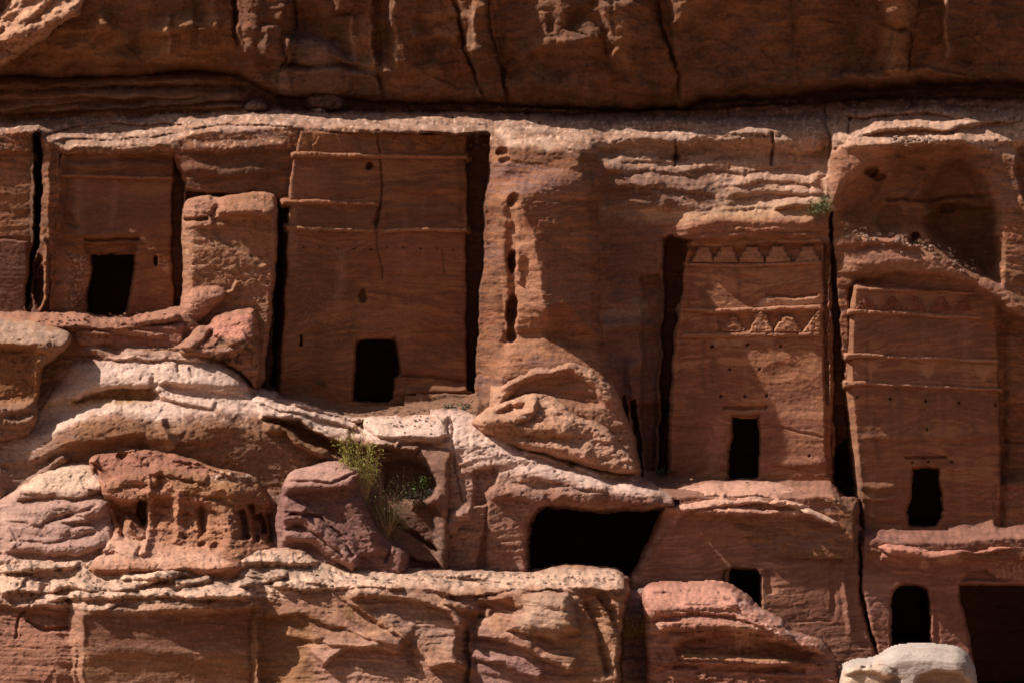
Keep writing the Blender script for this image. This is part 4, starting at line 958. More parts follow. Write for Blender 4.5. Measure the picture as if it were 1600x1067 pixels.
def s(r):
    r.lip([(280, 552), (330, 548), (362, 546), (380, 540), (392, 530)], .4, 30, 6, .04); r.bulge([(330, 524), (336, 500), (350, 490), (398, 484), (402, 530), (360, 540)], .3, 12)
    r.bulge([(278, 545), (298, 520), (310, 508), (330, 512), (322, 530), (300, 546)], .3, 10); r.crack([(322, 530), (330, 515)], .2, 4)
def c(r):
    r.paint([(330, 500), (400, 484), (402, 525), (330, 530)], (0.52, .24, .17), .8, 8); r.paint([(278, 540), (310, 508), (330, 512), (320, 540)], (0.44, .24, .17), .6); r.specks([(330, 528), (402, 526), (402, 600), (330, 570)], (0.07, .045, .04), .85, 15, .12, 6)
    r.paint([(280, 548), (380, 540), (395, 532), (360, 545)], (0.55, .36, .27), .6, 5)
rock('wedge_rock', 'pink-topped wedge of rock with black stains, at the foot of the rock pier', 'rock', (180, 412, 474, 620),
     [(172, 556), (200, 541), (276, 543), (300, 516), (312, 507), (326, 510), (334, 494), (350, 486), (375, 485), (397, 482), (403, 492), (405, 540), (404, 612), (388, 590), (350, 568), (310, 556), (240, 556)],
     [([(170, 490), (420, 480)], 1.7), ([(170, 545), (420, 540)], 2.5), ([(170, 612), (420, 612)], 2.7)], [(0.38, .19, .13), (0.31, .16, .09), (0.36, .2, .11)], 203, 8, .35, 1.6, shape=s, paint=c)

def s(r):
    r.lip([(-80, 530), (0, 528), (50, 532), (92, 538)], .3, 26, 8); r.lip([(-80, 642), (0, 640), (56, 632)], .25, 10, 5); r.lip([(0, 655), (30, 660), (58, 650)], .25, 10, 5); r.dent([(-80, 534), (58, 540), (60, 628), (-80, 636)], .22, 10)
def c(r):
    r.paint([(-90, 492), (40, 500), (112, 520), (95, 545), (-90, 530)], (0.40, .285, .21), .8, 8); r.paint([(-90, 540), (60, 545), (58, 625), (-90, 632)], (0.33, .16, .075), .8, 14); r.paint([(66, 530), (110, 530), (80, 570), (62, 575)], (0.33, .2, .14), .6, 6); r.paint([(-90, 632), (60, 630), (60, 690), (-90, 700)], (0.29, .185, .14), .7)
rock('rock_outcrop', 'blocky ochre rock with a flat grey top, at the left edge above the pale slab', 'rock', (-230, 128, 484, 712),
     [(-222, 498), (0, 497), (42, 500), (84, 508), (104, 518), (112, 528), (100, 545), (88, 560), (72, 568), (64, 580), (61, 620), (58, 664), (40, 690), (-222, 702)],
     [([(-230, 490), (130, 500)], 2.6), ([(-230, 530), (130, 540)], 3.9), ([(-230, 700), (130, 700)], 4.4)], [(0.33, .165, .08), OC, (0.28, .15, .09)], 205, 10, .5, shape=s, paint=c)

def s(r):
    r.lip([(770, 640), (790, 606), (830, 582), (888, 572), (930, 590), (960, 625)], .18, 22, 8, .04); r.dent([(778, 632), (800, 604), (835, 586), (890, 578), (930, 600), (950, 640), (900, 640), (850, 620), (800, 640)], .28, 14)
    r.crack([(862, 606), (882, 608)], .1, 3); r.wall([(836, 548), (806, 585), (786, 612)], .15, 10, 12)
def c(r):
    r.paint([(762, 632), (800, 565), (890, 556), (940, 590), (970, 640), (930, 600), (888, 574), (830, 584), (790, 610)], (0.47, .28, .19), .6, 12); r.paint([(800, 600), (890, 580), (940, 620), (930, 660), (880, 640), (800, 630)], (0.33, .16, .085), .7, 8)
    r.paint([(930, 600), (985, 680), (1000, 750), (940, 730), (900, 660)], (0.40, .22, .145), .5)
rock('domed_rock', 'smooth domed buttress with an arched rim swelling from the foot of the sunlit pier', 'rock', (750, 1016, 500, 772),
     [(762, 650), (766, 600), (770, 540), (800, 520), (884, 510), (930, 530), (952, 580), (966, 622), (984, 672), (994, 715), (1000, 760), (900, 765), (780, 700)],
     [([(740, 500), (1020, 500)], -1.2), ([(740, 590), (800, 556), (850, 544), (890, 542), (930, 552), (1020, 610)], .55), ([(740, 640), (790, 606), (830, 584), (888, 576), (930, 590), (1020, 670)], 1.65), ([(740, 660), (830, 620), (900, 620), (1020, 700)], 1.85), ([(740, 770), (1020, 770)], 2.3)], [(0.40, .215, .13), (0.44, .25, .155), (0.35, .19, .12)], 207, 10, .4, shape=s, paint=c, w=dict(facet=.04), group='rocks at the foot of the pier')

def s(r):
    r.lip([(742, 656), (800, 652), (824, 644), (836, 618)], .35, 12, 6); r.dent([(760, 650), (800, 628), (826, 626), (822, 642), (800, 654)], .4, 8); r.lip([(740, 668), (790, 662), (850, 672), (905, 668)], .3, 22, 6); r.wall([(840, 615), (834, 640), (846, 655)], .2, 8, 6)
    r.lip([(800, 690), (860, 700), (930, 712)], .3, 22, 6)
def c(r):
    r.specks([(740, 610), (910, 620), (910, 690), (740, 670)], (0.54, .34, .22), .5, 10, 0.); r.paint([(770, 655), (880, 660), (890, 690), (800, 690)], (0.36, .19, .09), .5); r.paint([(880, 650), (990, 700), (985, 740), (900, 715)], (0.45, .27, .19), .5)
rock('fallen_block', 'rough fallen block with a lit crest lying in front of the domed buttress', 'boulder', (720, 1010, 604, 752),
     [(732, 660), (756, 646), (790, 626), (816, 617), (838, 612), (866, 618), (886, 634), (900, 652), (940, 660), (968, 690), (990, 716), (1000, 742), (950, 738), (895, 722), (830, 704), (780, 690), (742, 672)],
     [([(720, 610), (1010, 610)], 1.9), ([(720, 660), (860, 650), (1010, 700)], 2.9), ([(720, 750), (1010, 750)], 3.5)], [(0.41, .22, .135), (0.45, .265, .17), (0.35, .18, .11)], 209, 12, .5, shape=s, paint=c, w=dict(facet=.10, fs=30, fine=.018))

# --- foreground boulders
def s(r):
    r.lip([(150, 745), (170, 752), (196, 742), (232, 742), (250, 745)], .2, 18, 8, .05); r.dent([(140, 720), (160, 728), (178, 748), (165, 756), (148, 748)], .3, 6)
    r.lip([(155, 768), (200, 780), (226, 776), (240, 760)], .22, 20, 8, .05); r.lip([(250, 745), (300, 760), (350, 765), (400, 770), (425, 790)], .2, 16, 6, .05)
    r.dent([(166, 776), (200, 782), (232, 778), (234, 815), (226, 850), (222, 830), (206, 812), (196, 830), (200, 845), (188, 840), (176, 810)], .62, 12)
    r.dent([(214, 776), (231, 782), (232, 820), (222, 822), (214, 800)], .9, 5); r.wall([(196, 800), (206, 826), (218, 838), (228, 836)], .3, 5, 5)
    r.dent([(240, 776), (270, 770), (276, 800), (268, 820), (240, 826), (236, 800)], .25, 14); r.dent([(310, 776), (322, 790), (330, 836), (310, 840), (306, 800)], .5, 12); r.pit(317, 850, 7, 6, .25); r.pit(336, 856, 8, 10, .25)
    r.wall([(280, 762), (279, 800), (274, 850)], .28, 8, 14, taper=.05); r.wall([(352, 800), (362, 840), (346, 862), (330, 872)], .14, 12, 10); r.wall([(226, 840), (224, 855), (218, 868)], .3, 5, 8)
    r.wall([(233, 745), (232, 790), (230, 840), (224, 870)], .2, 4, 12)
    for x, y0, l, dp, wd in ((382, 792, 846, .7, 9), (399, 782, 850, .5, 5), (410, 800, 836, .75, 7), (423, 790, 848, .35, 5)): r.wall([(x - 8, y0), (x, (y0 + l) / 2 - 6), (x + 3, l)], -dp, wd + 3, wd)
    r.lip([(140, 878), (200, 872), (250, 868), (300, 872), (340, 872), (380, 860), (440, 852)], .35, 30, 12, .03); r.lip([(150, 852), (180, 838), (200, 850), (220, 862)], .3, 14, 10)
    r.lip([(262, 712), (300, 715), (340, 728), (372, 740)], .3, 12, 4); r.pit(192, 712, 10, 8, .4); r.wall([(206, 704), (222, 720), (232, 724)], .2, 5, 5); r.lip([(230, 732), (260, 736), (300, 742), (330, 748)], .3, 10, 4)
    r.h += .13 * np.clip(r.PX - 150, 0, 210) / PXM; r.stepright([(356, 690), (354, 800), (350, 920)], -1.5, 90, 4); r.bulge([(154, 748), (190, 742), (234, 744), (240, 772), (226, 784), (176, 784), (156, 768)], .2, 14); r.lip([(232, 776), (262, 764), (300, 776), (340, 790), (362, 806)], .15, 14, 6)
    for k in range(6): r.crack([(276 + k * 5, 800 + k * 6), (296 + k * 3, 790 + k * 8)], .03, 1.6)
def c(r):
    r.paint([(138, 708), (230, 700), (330, 730), (310, 746), (230, 740), (150, 750)], (0.36, .165, .115), .7, 8); r.paint([(250, 738), (400, 745), (425, 780), (380, 800), (290, 770)], (0.33, .185, .085), .6, 10)
    r.paint([(130, 830), (220, 830), (340, 860), (350, 884), (130, 884)], (0.52, .33, .235), .65, 14); r.paint([(355, 800), (440, 800), (440, 860), (360, 850)], (0.30, .145, .085), .5, 14); r.paint([(235, 770), (350, 770), (350, 860), (240, 860)], (0.42, .205, .11), .5, 12)
    r.specks([(330, 735), (405, 735), (410, 750), (330, 752)], (0.65, .55, .46), .7, 6, .1, 5)
rock('pedestal_boulder', 'big wind-hollowed orange boulder with a dark red cap and scooped pillars along its front', 'boulder', (116, 458, 690, 918),
     [(138, 712), (160, 706), (184, 706), (198, 700), (236, 700), (262, 704), (300, 716), (322, 728), (360, 734), (398, 740), (408, 752), (420, 772), (424, 800), (432, 830), (438, 848), (450, 862), (446, 912), (330, 912), (200, 912), (124, 912), (134, 884), (152, 862), (176, 838), (172, 810), (164, 780), (156, 762), (148, 750), (140, 735)],
     [([(110, 696), (460, 730)], 4.7), ([(110, 744), (250, 738), (460, 780)], 5.4), ([(110, 780), (460, 800)], 5.65), ([(110, 836), (460, 840)], 6.1), ([(110, 862), (230, 866), (460, 862)], 6.65), ([(110, 890), (460, 884)], 7.5), ([(110, 915), (460, 915)], 7.4)], [(0.40, .195, .11), (0.45, .235, .145), (0.34, .165, .095), (0.43, .215, .12)], 211, 11, .5, 2.4, shape=s, paint=c, w=dict(facet=.12, fs=45, strata=.03, mid=.06), step=1.5)

def s(r):
    r.lip([(440, 760), (470, 758), (500, 756), (540, 752), (566, 742)], .45, 30, 6, .04); r.crack([(446, 752), (480, 752), (520, 754), (560, 738)], .25, 3.5); r.lip([(436, 790), (450, 786), (478, 800)], .3, 14, 6)
    r.lip([(438, 812), (470, 806), (500, 824), (540, 850), (560, 876)], .5, 24, 7, .05); r.lip([(440, 832), (490, 840), (530, 866), (560, 888)], .5, 18, 6, .05); r.wall([(540, 780), (570, 820), (586, 870)], .25, 20, 20)
    r.crack([(450, 802), (500, 808), (540, 846), (556, 872)], .3, 4); r.lip([(440, 862), (500, 868), (530, 880)], .3, 12, 5); r.crack([(596, 838), (612, 856), (600, 880)], .2, 3)
def c(r):
    r.paint([(440, 730), (520, 716), (566, 740), (500, 758), (440, 760)], (0.47, .29, .22), .7, 8); r.paint([(450, 765), (560, 760), (600, 860), (520, 820)], (0.22, .12, .095), .6, 14); r.paint([(430, 820), (540, 850), (560, 890), (430, 890)], (0.44, .275, .22), .5)
rock('purple_boulder', 'dark purple boulder with a pale fractured cap, right of the wind-hollowed orange boulder', 'boulder', (418, 656, 708, 922),
     [(446, 752), (450, 738), (466, 730), (486, 728), (502, 721), (524, 720), (548, 730), (564, 738), (556, 750), (566, 776), (582, 806), (594, 832), (614, 850), (634, 856), (638, 884), (632, 916), (424, 916), (428, 830), (434, 790), (440, 770)],
     [([(420, 716), (660, 720)], 5.0), ([(420, 760), (660, 756)], 5.9), ([(420, 890), (660, 890)], 6.4), ([(420, 920), (660, 920)], 6.3)], [(0.24, .12, .10), (0.31, .17, .145), (0.27, .135, .105), (0.34, .2, .17)], 213, 14, .7, shape=s, paint=c, w=dict(facet=.04, fs=50, mid=.03), tilt=-.3)

def s(r):
    r.lip([(20, 770), (60, 764), (120, 766), (165, 756)], .4, 36, 6, .05); r.lip([(0, 796), (60, 800), (110, 786), (160, 790), (170, 800)], .35, 26, 9); r.lip([(0, 826), (40, 826), (90, 828), (150, 812)], .3, 26, 9)
    r.lip([(0, 850), (60, 852), (120, 856), (170, 842)], .45, 18, 6); r.crack([(100, 806), (140, 796), (150, 786)], .12, 4)
    r.dent([(90, 816), (140, 812), (150, 822), (110, 830)], .4, 7)
def c(r):
    r.paint([(20, 770), (80, 728), (150, 722), (170, 755), (120, 768)], (0.58, .43, .30), .8, 8); r.paint([(0, 776), (170, 770), (176, 830), (0, 840)], (0.42, .27, .21), .6, 10); r.paint([(60, 830), (170, 812), (180, 860), (60, 870)], (0.42, .265, .215), .6)
rock('domed_boulder', 'rounded pale boulder in stacked layers at the left, behind the wind-hollowed orange boulder', 'boulder', (-230, 200, 714, 918),
     [(-222, 800), (-20, 790), (20, 768), (56, 742), (84, 726), (118, 720), (146, 722), (164, 742), (174, 770), (182, 820), (190, 912), (-222, 912)],
     [([(-230, 715), (200, 715)], 4.6), ([(-230, 780), (200, 770)], 5.3), ([(-230, 880), (200, 880)], 6.9), ([(-230, 915), (200, 915)], 6.8)], [(0.45, .295, .22), (0.40, .25, .19), (0.49, .34, .255)], 215, 16, .7, shape=s, paint=c, w=dict(facet=.08, fs=60))

# ---- foreground shelf
F = Body(-60, 1000, 848, 1100, 1.7, 3.0, 41, margin=200, coarse=12)
FE = [(-300, 900), (0, 930), (60, 940), (130, 952), (260, 950), (390, 946), (420, 935), (540, 922), (640, 918), (700, 925), (740, 935), (800, 925), (900, 916), (975, 920), (1010, 925)]
F.loft([([(-300, 862), (0, 868), (150, 872), (440, 858), (520, 876), (640, 888), (830, 892), (1010, 886)], [(-300, 6.5), (100, 6.9), (460, 6.9), (560, 5.8), (1010, 5.6)]), (FE, [(-300, 8.0), (108, 8.1), (130, 9.0), (392, 9.0), (410, 8.2), (715, 8.3), (742, 7.8), (800, 8.5), (1010, 8.8)]),
        ([(-300, 1010), (130, 1010), (400, 1005), (730, 1000), (1010, 1000)], [(-300, 9.0), (108, 9.1), (130, 9.2), (392, 9.25), (410, 8.8), (600, 9.1), (720, 9.2), (742, 8.6), (830, 9.2), (1010, 9.3)]), ([(-300, 1100), (1010, 1100)], [(-300, 9.9), (108, 9.9), (130, 9.45), (392, 9.45), (410, 9.3), (560, 9.9), (720, 9.9), (742, 9.4), (1010, 9.8)])])
F.rough = .45 + .55 * sst(14, -6, F.Y - np.interp(F.X, *np.array(FE).T))
F.rough *= 1 - .7 * sst(120, 135, F.X) * sst(402, 390, F.X) * sst(948, 960, F.Y)
F.weather(.2, .07, .06, .018, .11, 70, bed=8, tilt=-.03)
F.dent([(-300, 945), (0, 944), (112, 960), (118, 1100), (-300, 1100)], .25, 6)
for pts, am, up in [([(0, 892), (40, 886), (110, 884), (125, 880)], .5, 8), ([(70, 920), (110, 914), (190, 918), (260, 902), (280, 904)], .7, 14), ([(0, 924), (46, 918), (66, 922)], .6, 14), ([(60, 935), (160, 930), (260, 926), (380, 930), (400, 926)], .7, 12),
                    ([(184, 898), (205, 900), (245, 900), (300, 888)], .6, 14), ([(270, 910), (300, 906), (330, 898)], .5, 10), ([(368, 910), (400, 906), (450, 896)], .5, 12), ([(420, 912), (470, 914), (600, 912), (640, 915)], .7, 22), ([(330, 880), (400, 874), (450, 878), (500, 876)], .5, 12),
                    ([(130, 955), (180, 952), (280, 954), (395, 950)], .2, 12), ([(660, 910), (700, 925), (760, 922), (800, 916), (880, 914)], .6, 16), ([(830, 912), (860, 902), (900, 910), (930, 916), (975, 916)], .5, 12), ([(640, 892), (720, 896), (800, 902), (850, 906)], .4, 12), ([(20, 948), (60, 940), (110, 944)], .4, 10),
                    ([(540, 930), (580, 926), (640, 930), (700, 950), (730, 985)], .7, 24), ([(545, 935), (580, 960), (620, 985), (640, 1000)], .3, 34), ([(495, 1040), (540, 1010), (590, 1005), (630, 1020)], .6, 40), ([(440, 985), (520, 1000), (600, 1010)], .3, 20), ([(400, 960), (470, 955), (560, 985), (640, 1010)], .35, 18),
                    ([(670, 1040), (700, 1030), (730, 1040)], .5, 24), ([(735, 985), (800, 1000), (860, 1030), (900, 1050)], .7, 30), ([(690, 935), (730, 950), (770, 960)], .5, 16), ([(735, 1020), (800, 1040), (850, 1060)], .4, 24)]:
    F.lip(pts, am * .7, up, 3, .08, .3)
F.bulge([(126, 950), (396, 950), (398, 1120), (122, 1120), (127, 1020)], .18, 12); F.wall([(130, 956), (128, 1000), (124, 1012), (126, 1090)], .12, 6, 8, taper=.02); F.wall([(122, 945), (122, 1000), (120, 1090)], -.2, 34, 8)
F.h -= (.16 * (F.X - 128) / PXM) * sst(120, 132, F.X) * sst(402, 392, F.X) * sst(948, 958, F.Y); F.lip([(128, 1012), (200, 1010), (300, 1020), (395, 1016)], .07, 12, 8); F.dent([(394, 946), (440, 945), (500, 990), (440, 1100), (396, 1100)], .3, 20)
F.crack([(68, 924), (52, 940), (30, 962), (24, 1000)], .16, 3); F.crack([(40, 968), (70, 985), (110, 980)], .25, 4); F.wall([(524, 930), (560, 955), (600, 980), (640, 1012), (660, 1060)], -.14, 14, 4)
F.wall([(731, 975), (732, 1030), (733, 1090)], -.5, 26, 3, taper=.1)
F.bulge([(815, 930), (850, 922), (890, 926), (900, 950), (908, 985), (870, 1000), (820, 990), (790, 985), (800, 965), (818, 955)], .7, 22); F.dent([(740, 940), (800, 932), (815, 950), (800, 965), (745, 970)], .5, 10)
F.wall([(912, 930), (922, 960), (936, 1000), (950, 1060)], -.35, 4, 18); F.wall([(930, 925), (950, 955), (966, 990)], -.3, 4, 16); F.bulge([(940, 912), (975, 905), (980, 930), (970, 965), (955, 945)], .4, 12)
F.pit(895, 908, 16, 7, .5); F.pit(735, 900, 6, 2, .2)
F.outline([(-500, 866), (0, 868), (150, 872), (440, 856), (470, 858), (520, 872), (640, 888), (740, 892), (830, 896), (862, 888), (900, 885), (940, 889), (965, 893), (977, 903), (980, 925), (974, 945), (968, 985), (966, 1130), (-500, 1130)], 6, .3, 2.2, 5)
F.strata_colour([(0.36, .19, .12), (0.43, .255, .165), (0.31, .165, .11), (0.40, .22, .13), (0.46, .30, .21)], 20, -.03)
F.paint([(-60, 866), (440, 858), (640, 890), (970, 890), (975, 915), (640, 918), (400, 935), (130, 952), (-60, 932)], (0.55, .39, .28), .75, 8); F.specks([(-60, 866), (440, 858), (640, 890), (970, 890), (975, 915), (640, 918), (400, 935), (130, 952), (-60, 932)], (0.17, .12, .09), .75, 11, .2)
F.specks([(150, 870), (520, 880), (620, 910), (200, 915)], (0.68, .50, .35), .7, 14, .05); F.paint([(250, 885), (430, 880), (500, 890), (420, 915), (260, 912)], (0.29, .2, .145), .55, 8)
F.paint([(128, 962), (394, 960), (394, 1010), (128, 1010)], (0.26, .115, .07), .8, 8); F.paint([(128, 1018), (394, 1024), (394, 1060), (128, 1060)], (0.34, .17, .075), .6, 10); F.specks([(128, 960), (394, 960), (394, 1090), (128, 1090)], (0.42, .29, .21), .35, 9, .3)
F.paint([(396, 950), (500, 960), (480, 1090), (396, 1090)], (0.30, .155, .065), .7, 14); F.paint([(480, 1010), (620, 1000), (640, 1090), (520, 1090)], (0.44, .27, .2), .6); F.paint([(560, 935), (640, 925), (725, 985), (700, 1010), (620, 990)], (0.42, .29, .22), .5)
F.paint([(-60, 950), (110, 960), (115, 1090), (-60, 1090)], (0.37, .17, .11), .55, 14); F.paint([(740, 980), (860, 1040), (900, 1080), (740, 1090)], (0.33, .19, .17), .7); F.paint([(815, 925), (900, 925), (905, 985), (810, 985)], (0.46, .33, .235), .6)
F.paint([(540, 940), (620, 975), (640, 1000), (590, 985)], (0.40, .23, .12), .4, 10); F.paint([(880, 960), (970, 960), (966, 1090), (900, 1090)], (0.36, .2, .10), .5)
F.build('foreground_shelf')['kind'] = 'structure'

def s(r): r.lip([(950, 965), (1000, 958)], .3, 14, 5)
b = Body(950, 1030, 905, 1100, 1.8, 2.5, 43); b.loft([([(940, 905), (1040, 905)], 5.2), ([(940, 960), (1040, 960)], 6.3), ([(940, 1100), (1040, 1100)], 6.8)]); b.weather(facet=.1)
b.outline([(954, 935), (985, 922), (1026, 920), (1026, 1120), (954, 1120)], 6, .3); b.strata_colour([(0.28, .18, .15), (0.35, .23, .19)]); b.build('gully_rock')['kind'] = 'structure'

def s(r):
    r.lip([(1010, 952), (1080, 948), (1150, 948), (1200, 972), (1240, 996)], .4, 16, 6, .05); r.lip([(1020, 975), (1100, 972), (1180, 976), (1250, 1004), (1290, 1012)], .5, 18, 6, .05); r.lip([(1040, 1000), (1090, 985), (1120, 990)], .3, 16, 6)
    r.dent([(1050, 1010), (1110, 985), (1250, 1005), (1280, 1020), (1262, 1036), (1060, 1028)], .3, 8); r.lip([(1056, 1022), (1120, 1024), (1250, 1036)], .25, 6, 4); r.crack([(1120, 925), (1150, 940), (1130, 936)], .15, 3); r.wall([(1104, 990), (1100, 1012)], .15, 5, 5)
    r.dent([(1050, 1036), (1260, 1044), (1260, 1054), (1050, 1046)], .18, 4); r.lip([(1060, 935), (1120, 930), (1160, 940)], .3, 12, 5)
def c(r):
    r.paint([(1005, 918), (1120, 912), (1170, 930), (1240, 990), (1180, 980), (1010, 965)], (0.50, .26, .19), .7, 10); r.paint([(1050, 1010), (1250, 1010), (1270, 1034), (1060, 1030)], (0.26, .12, .075), .75, 10); r.specks([(1140, 975), (1190, 975), (1180, 1010), (1150, 1010)], (0.48, .3, .19), .8, 6, -.1, 6)
    r.paint([(1060, 1018), (1250, 1030), (1250, 1036), (1060, 1026)], (0.48, .28, .13), .7, 4, 4); r.specks([(1150, 930), (1300, 1010), (1280, 1020), (1140, 970)], (0.60, .48, .40), .6, 8, .2); r.paint([(1010, 965), (1060, 985), (1050, 1010), (1015, 1000)], (0.52, .32, .235), .6)
rock('red_boulder', 'broad layered red boulder in the lower right foreground, just right of the dry grass tuft', 'boulder', (994, 1336, 902, 1100),
     [(1004, 930), (1010, 918), (1040, 913), (1118, 912), (1146, 920), (1166, 932), (1184, 952), (1216, 970), (1240, 992), (1274, 1000), (1292, 1012), (1302, 1040), (1318, 1062), (1330, 1120), (1012, 1120), (1010, 1000), (1006, 960)],
     [([(990, 905), (1340, 905)], 7.0), ([(990, 950), (1150, 945), (1250, 1000), (1340, 1030)], 8.2), ([(990, 1100), (1340, 1100)], 8.9)], [(0.38, .17, .115), (0.46, .235, .165), (0.31, .14, .09), (0.42, .21, .14)], 217, 10, .45, shape=s, paint=c, w=dict(facet=.1, fs=60, strata=.06))

def s(r):
    r.lip([(1312, 1046), (1345, 1036), (1370, 1040), (1400, 1055)], .3, 14, 6); r.pit(1350, 1042, 5, 3, .2); r.pit(1430, 1024, 14, 4, .1); r.dent([(1430, 1058), (1460, 1046), (1500, 1048), (1520, 1066), (1520, 1100), (1425, 1100)], .4, 9); r.crack([(1400, 1050), (1380, 1040), (1360, 1040)], .2, 4); r.pit(1395, 1062, 14, 6, .2)
def c(r):
    r.paint([(1310, 1045), (1370, 1035), (1420, 1090), (1310, 1100)], (0.50, .39, .28), .8, 8); r.paint([(1440, 1052), (1510, 1050), (1515, 1100), (1430, 1100)], (0.34, .22, .13), .7, 6)
    r.specks([(1405, 1018), (1460, 1016), (1460, 1030), (1405, 1034)], (0.3, .23, .19), .6, 5, .1)
rock('white_boulder', 'smooth bleached white boulder at the bottom right, in front of the arched doorway', 'boulder', (1300, 1536, 1002, 1100),
     [(1312, 1046), (1334, 1034), (1366, 1032), (1388, 1018), (1404, 1012), (1430, 1010), (1490, 1012), (1508, 1022), (1518, 1042), (1522, 1070), (1524, 1120), (1300, 1120)],
     [([(1290, 1004), (1540, 1004)], 8.4), ([(1290, 1030), (1540, 1034)], 9.2), ([(1290, 1100), (1540, 1100)], 9.5)], [(0.37, .315, .265), (0.42, .37, .32), (0.33, .265, .205)], 219, 22, 1.0, 2.2, .8, shape=s, paint=c, w=dict(facet=.0, strata=.0, mid=.03, big=.1, fine=.006, crease=.004), mat=CUT)

# ---- loose stones on the high ledge
STONES = 'loose stones on the high ledge'
for name, lab, poly, hh, pal, sd in [
    ('ledge_stone', 'largest loose brown stone resting on the high ledge under the overhang', [(481, 160), (484, 150), (494, 146), (520, 147), (531, 151), (535, 162), (532, 172), (512, 173), (490, 169)], -2.9, [(0.2, .13, .095), (0.25, .165, .125)], 301),
    ('ledge_stone', 'small pale stone tucked beneath the largest loose stone on the high ledge', [(490, 174), (497, 169), (506, 169), (509, 175), (500, 178)], -2.7, [(0.42, .33, .27), (0.36, .27, .21)], 302),
    ('ledge_stone', 'low rounded stone left of the largest loose stone on the high ledge', [(382, 172), (386, 163), (398, 159), (412, 161), (417, 168), (414, 175), (395, 176)], -2.8, [(0.25, .165, .12), (0.3, .2, .15)], 303)]:
    q = np.array(poly)
    rock(name, lab, 'stone', (q[:, 0].min() - 10, q[:, 0].max() + 10, q[:, 1].min() - 10, q[:, 1].max() + 10), poly, hh, pal, sd, 7, .35, 1.0, 1.0, w=dict(big=.05, strata=0, mid=.03, facet=.22, fs=18), group=STONES, step=1.2)

# ---- rubble on the alcove floor (too small to count)
rng = np.random.default_rng(3)
V, Fc, Cc = [], [], []
def pebble(px, py, h, r, col):
    c0 = np.array(place(px, py, h)); n = len(V)
    a = rng.uniform(.6, 1.1, 8) * r
    for k, (sx, sy, sz) in enumerate([(x, y, z) for x in (-1, 1) for y in (-1, 1) for z in (-.7, .7)]):
        V.append(c0 + np.array((sx, sy, sz)) * a[k]); Cc.append(np.array(col) * rng.uniform(.8, 1.2))
    for f in ((0, 1, 3, 2), (4, 6, 7, 5), (0, 4, 5, 1), (2, 3, 7, 6), (0, 2, 6, 4), (1, 5, 7, 3)): Fc.append([n + i for i in f])
for k in range(90):
    t = rng.uniform(0, 1); px = 1330 + 190 * t + rng.normal(0, 8); py = 366 + 55 * t * t + rng.normal(0, 6)
    pebble(px, py, C.at(px, py) + .02, rng.uniform(.02, .075), (0.42, .28, .21))
for k in range(70):
    px = rng.uniform(1395, 1480); py = 219 + rng.normal(0, 3.5)
    pebble(px, py, C.at(px, py) + .02, rng.uniform(.02, .06), (0.5, .35, .27))
for k in range(170):
    px = rng.uniform(-40, 960); t = rng.beta(1.5, 1.5); y0_ = np.interp(px, [0, 150, 440, 640, 960], [874, 880, 866, 894, 896]); y1_ = np.interp(px, [0, 130, 390, 540, 700, 960], [924, 946, 938, 916, 918, 912])
    py = y0_ + (y1_ - y0_) * t
    pebble(px, py, F.at(px, py) + .01, rng.uniform(.012, .05) * (1.6 if k % 23 == 0 else 1), (0.42, .29, .21))
for k in range(50):
    px = rng.uniform(60, 285); py = 497 + rng.normal(0, 5)
    pebble(px, py, max(M.at(px, py), C.at(px, py)) + .01, rng.uniform(.015, .055), (0.40, .22, .15))
for k in range(70):
    px = rng.uniform(1350, 1600); py = 840 + rng.normal(0, 6)
    pebble(px, py, T7b.at(px, py) + .01, rng.uniform(.015, .06), (0.40, .21, .15))
for k in range(70):
    px = rng.uniform(400, 740); py = np.interp(px, [400, 545, 740], [622, 662, 664]) + rng.normal(0, 9)
    pebble(px, py, M.at(px, py) + .01, rng.uniform(.012, .045), (0.48, .36, .28))
for k in range(60):
    px = rng.uniform(1050, 1330); py = np.interp(px, [1050, 1190, 1330], [758, 759, 790]) + rng.normal(0, 4)
    pebble(px, py, max(C.at(px, py), 1.3) + .02, rng.uniform(.015, .05), (0.36, .21, .14))
for k in range(60):
    px = rng.uniform(410, 760); py = np.interp(px, [410, 545, 640, 760], [618, 643, 644, 634]) + rng.normal(0, 3)
    pebble(px, py, C.at(px, py) + .02, rng.uniform(.015, .05), (0.33, .2, .14))
link_mesh('rubble', np.array(V), Fc, ROCK, None, np.array(Cc), smooth=False)['kind'] = 'stuff'

# ================================================================== PLANTS
def leaf_mat(name, col):
    m = plain(name, col, .7, .45, 14)
    b = m.node_tree.nodes['Principled BSDF']
    b.inputs['Subsurface Weight'].default_value = 0.0
    return m
LEAF_Y = leaf_mat('yellow_green_leaves', (0.30, 0.29, 0.06)); LEAF_D = leaf_mat('dull_green_leaves', (0.115, 0.125, 0.04)); LEAF_F = leaf_mat('fresh_green_leaves', (0.13, 0.19, 0.06))
LEAF_G = leaf_mat('grey_green_blades', (0.06, 0.085, 0.05)); STRAW = leaf_mat('dry_straw', (0.42, 0.27, 0.10)); TWIG = leaf_mat('grey_twig', (0.20, 0.13, 0.085)); PALE = leaf_mat('pale_twig', (0.42, 0.27, 0.17))
def tube(V, Fq, pts, r0, r1):
    pts = np.asarray(pts); n0 = len(V)
    for k, p in enumerate(pts):
        r = r0 + (r1 - r0) * k / (len(pts) - 1)
        for j in range(3):
            a = j * 2.0944
            V.append(p + np.array((math.cos(a) * r, math.sin(a) * r, 0)))
    for k in range(len(pts) - 1):
        for j in range(3):
            a, b_ = n0 + k * 3 + j, n0 + k * 3 + (j + 1) % 3
            Fq.append((a, b_, b_ + 3, a + 3))
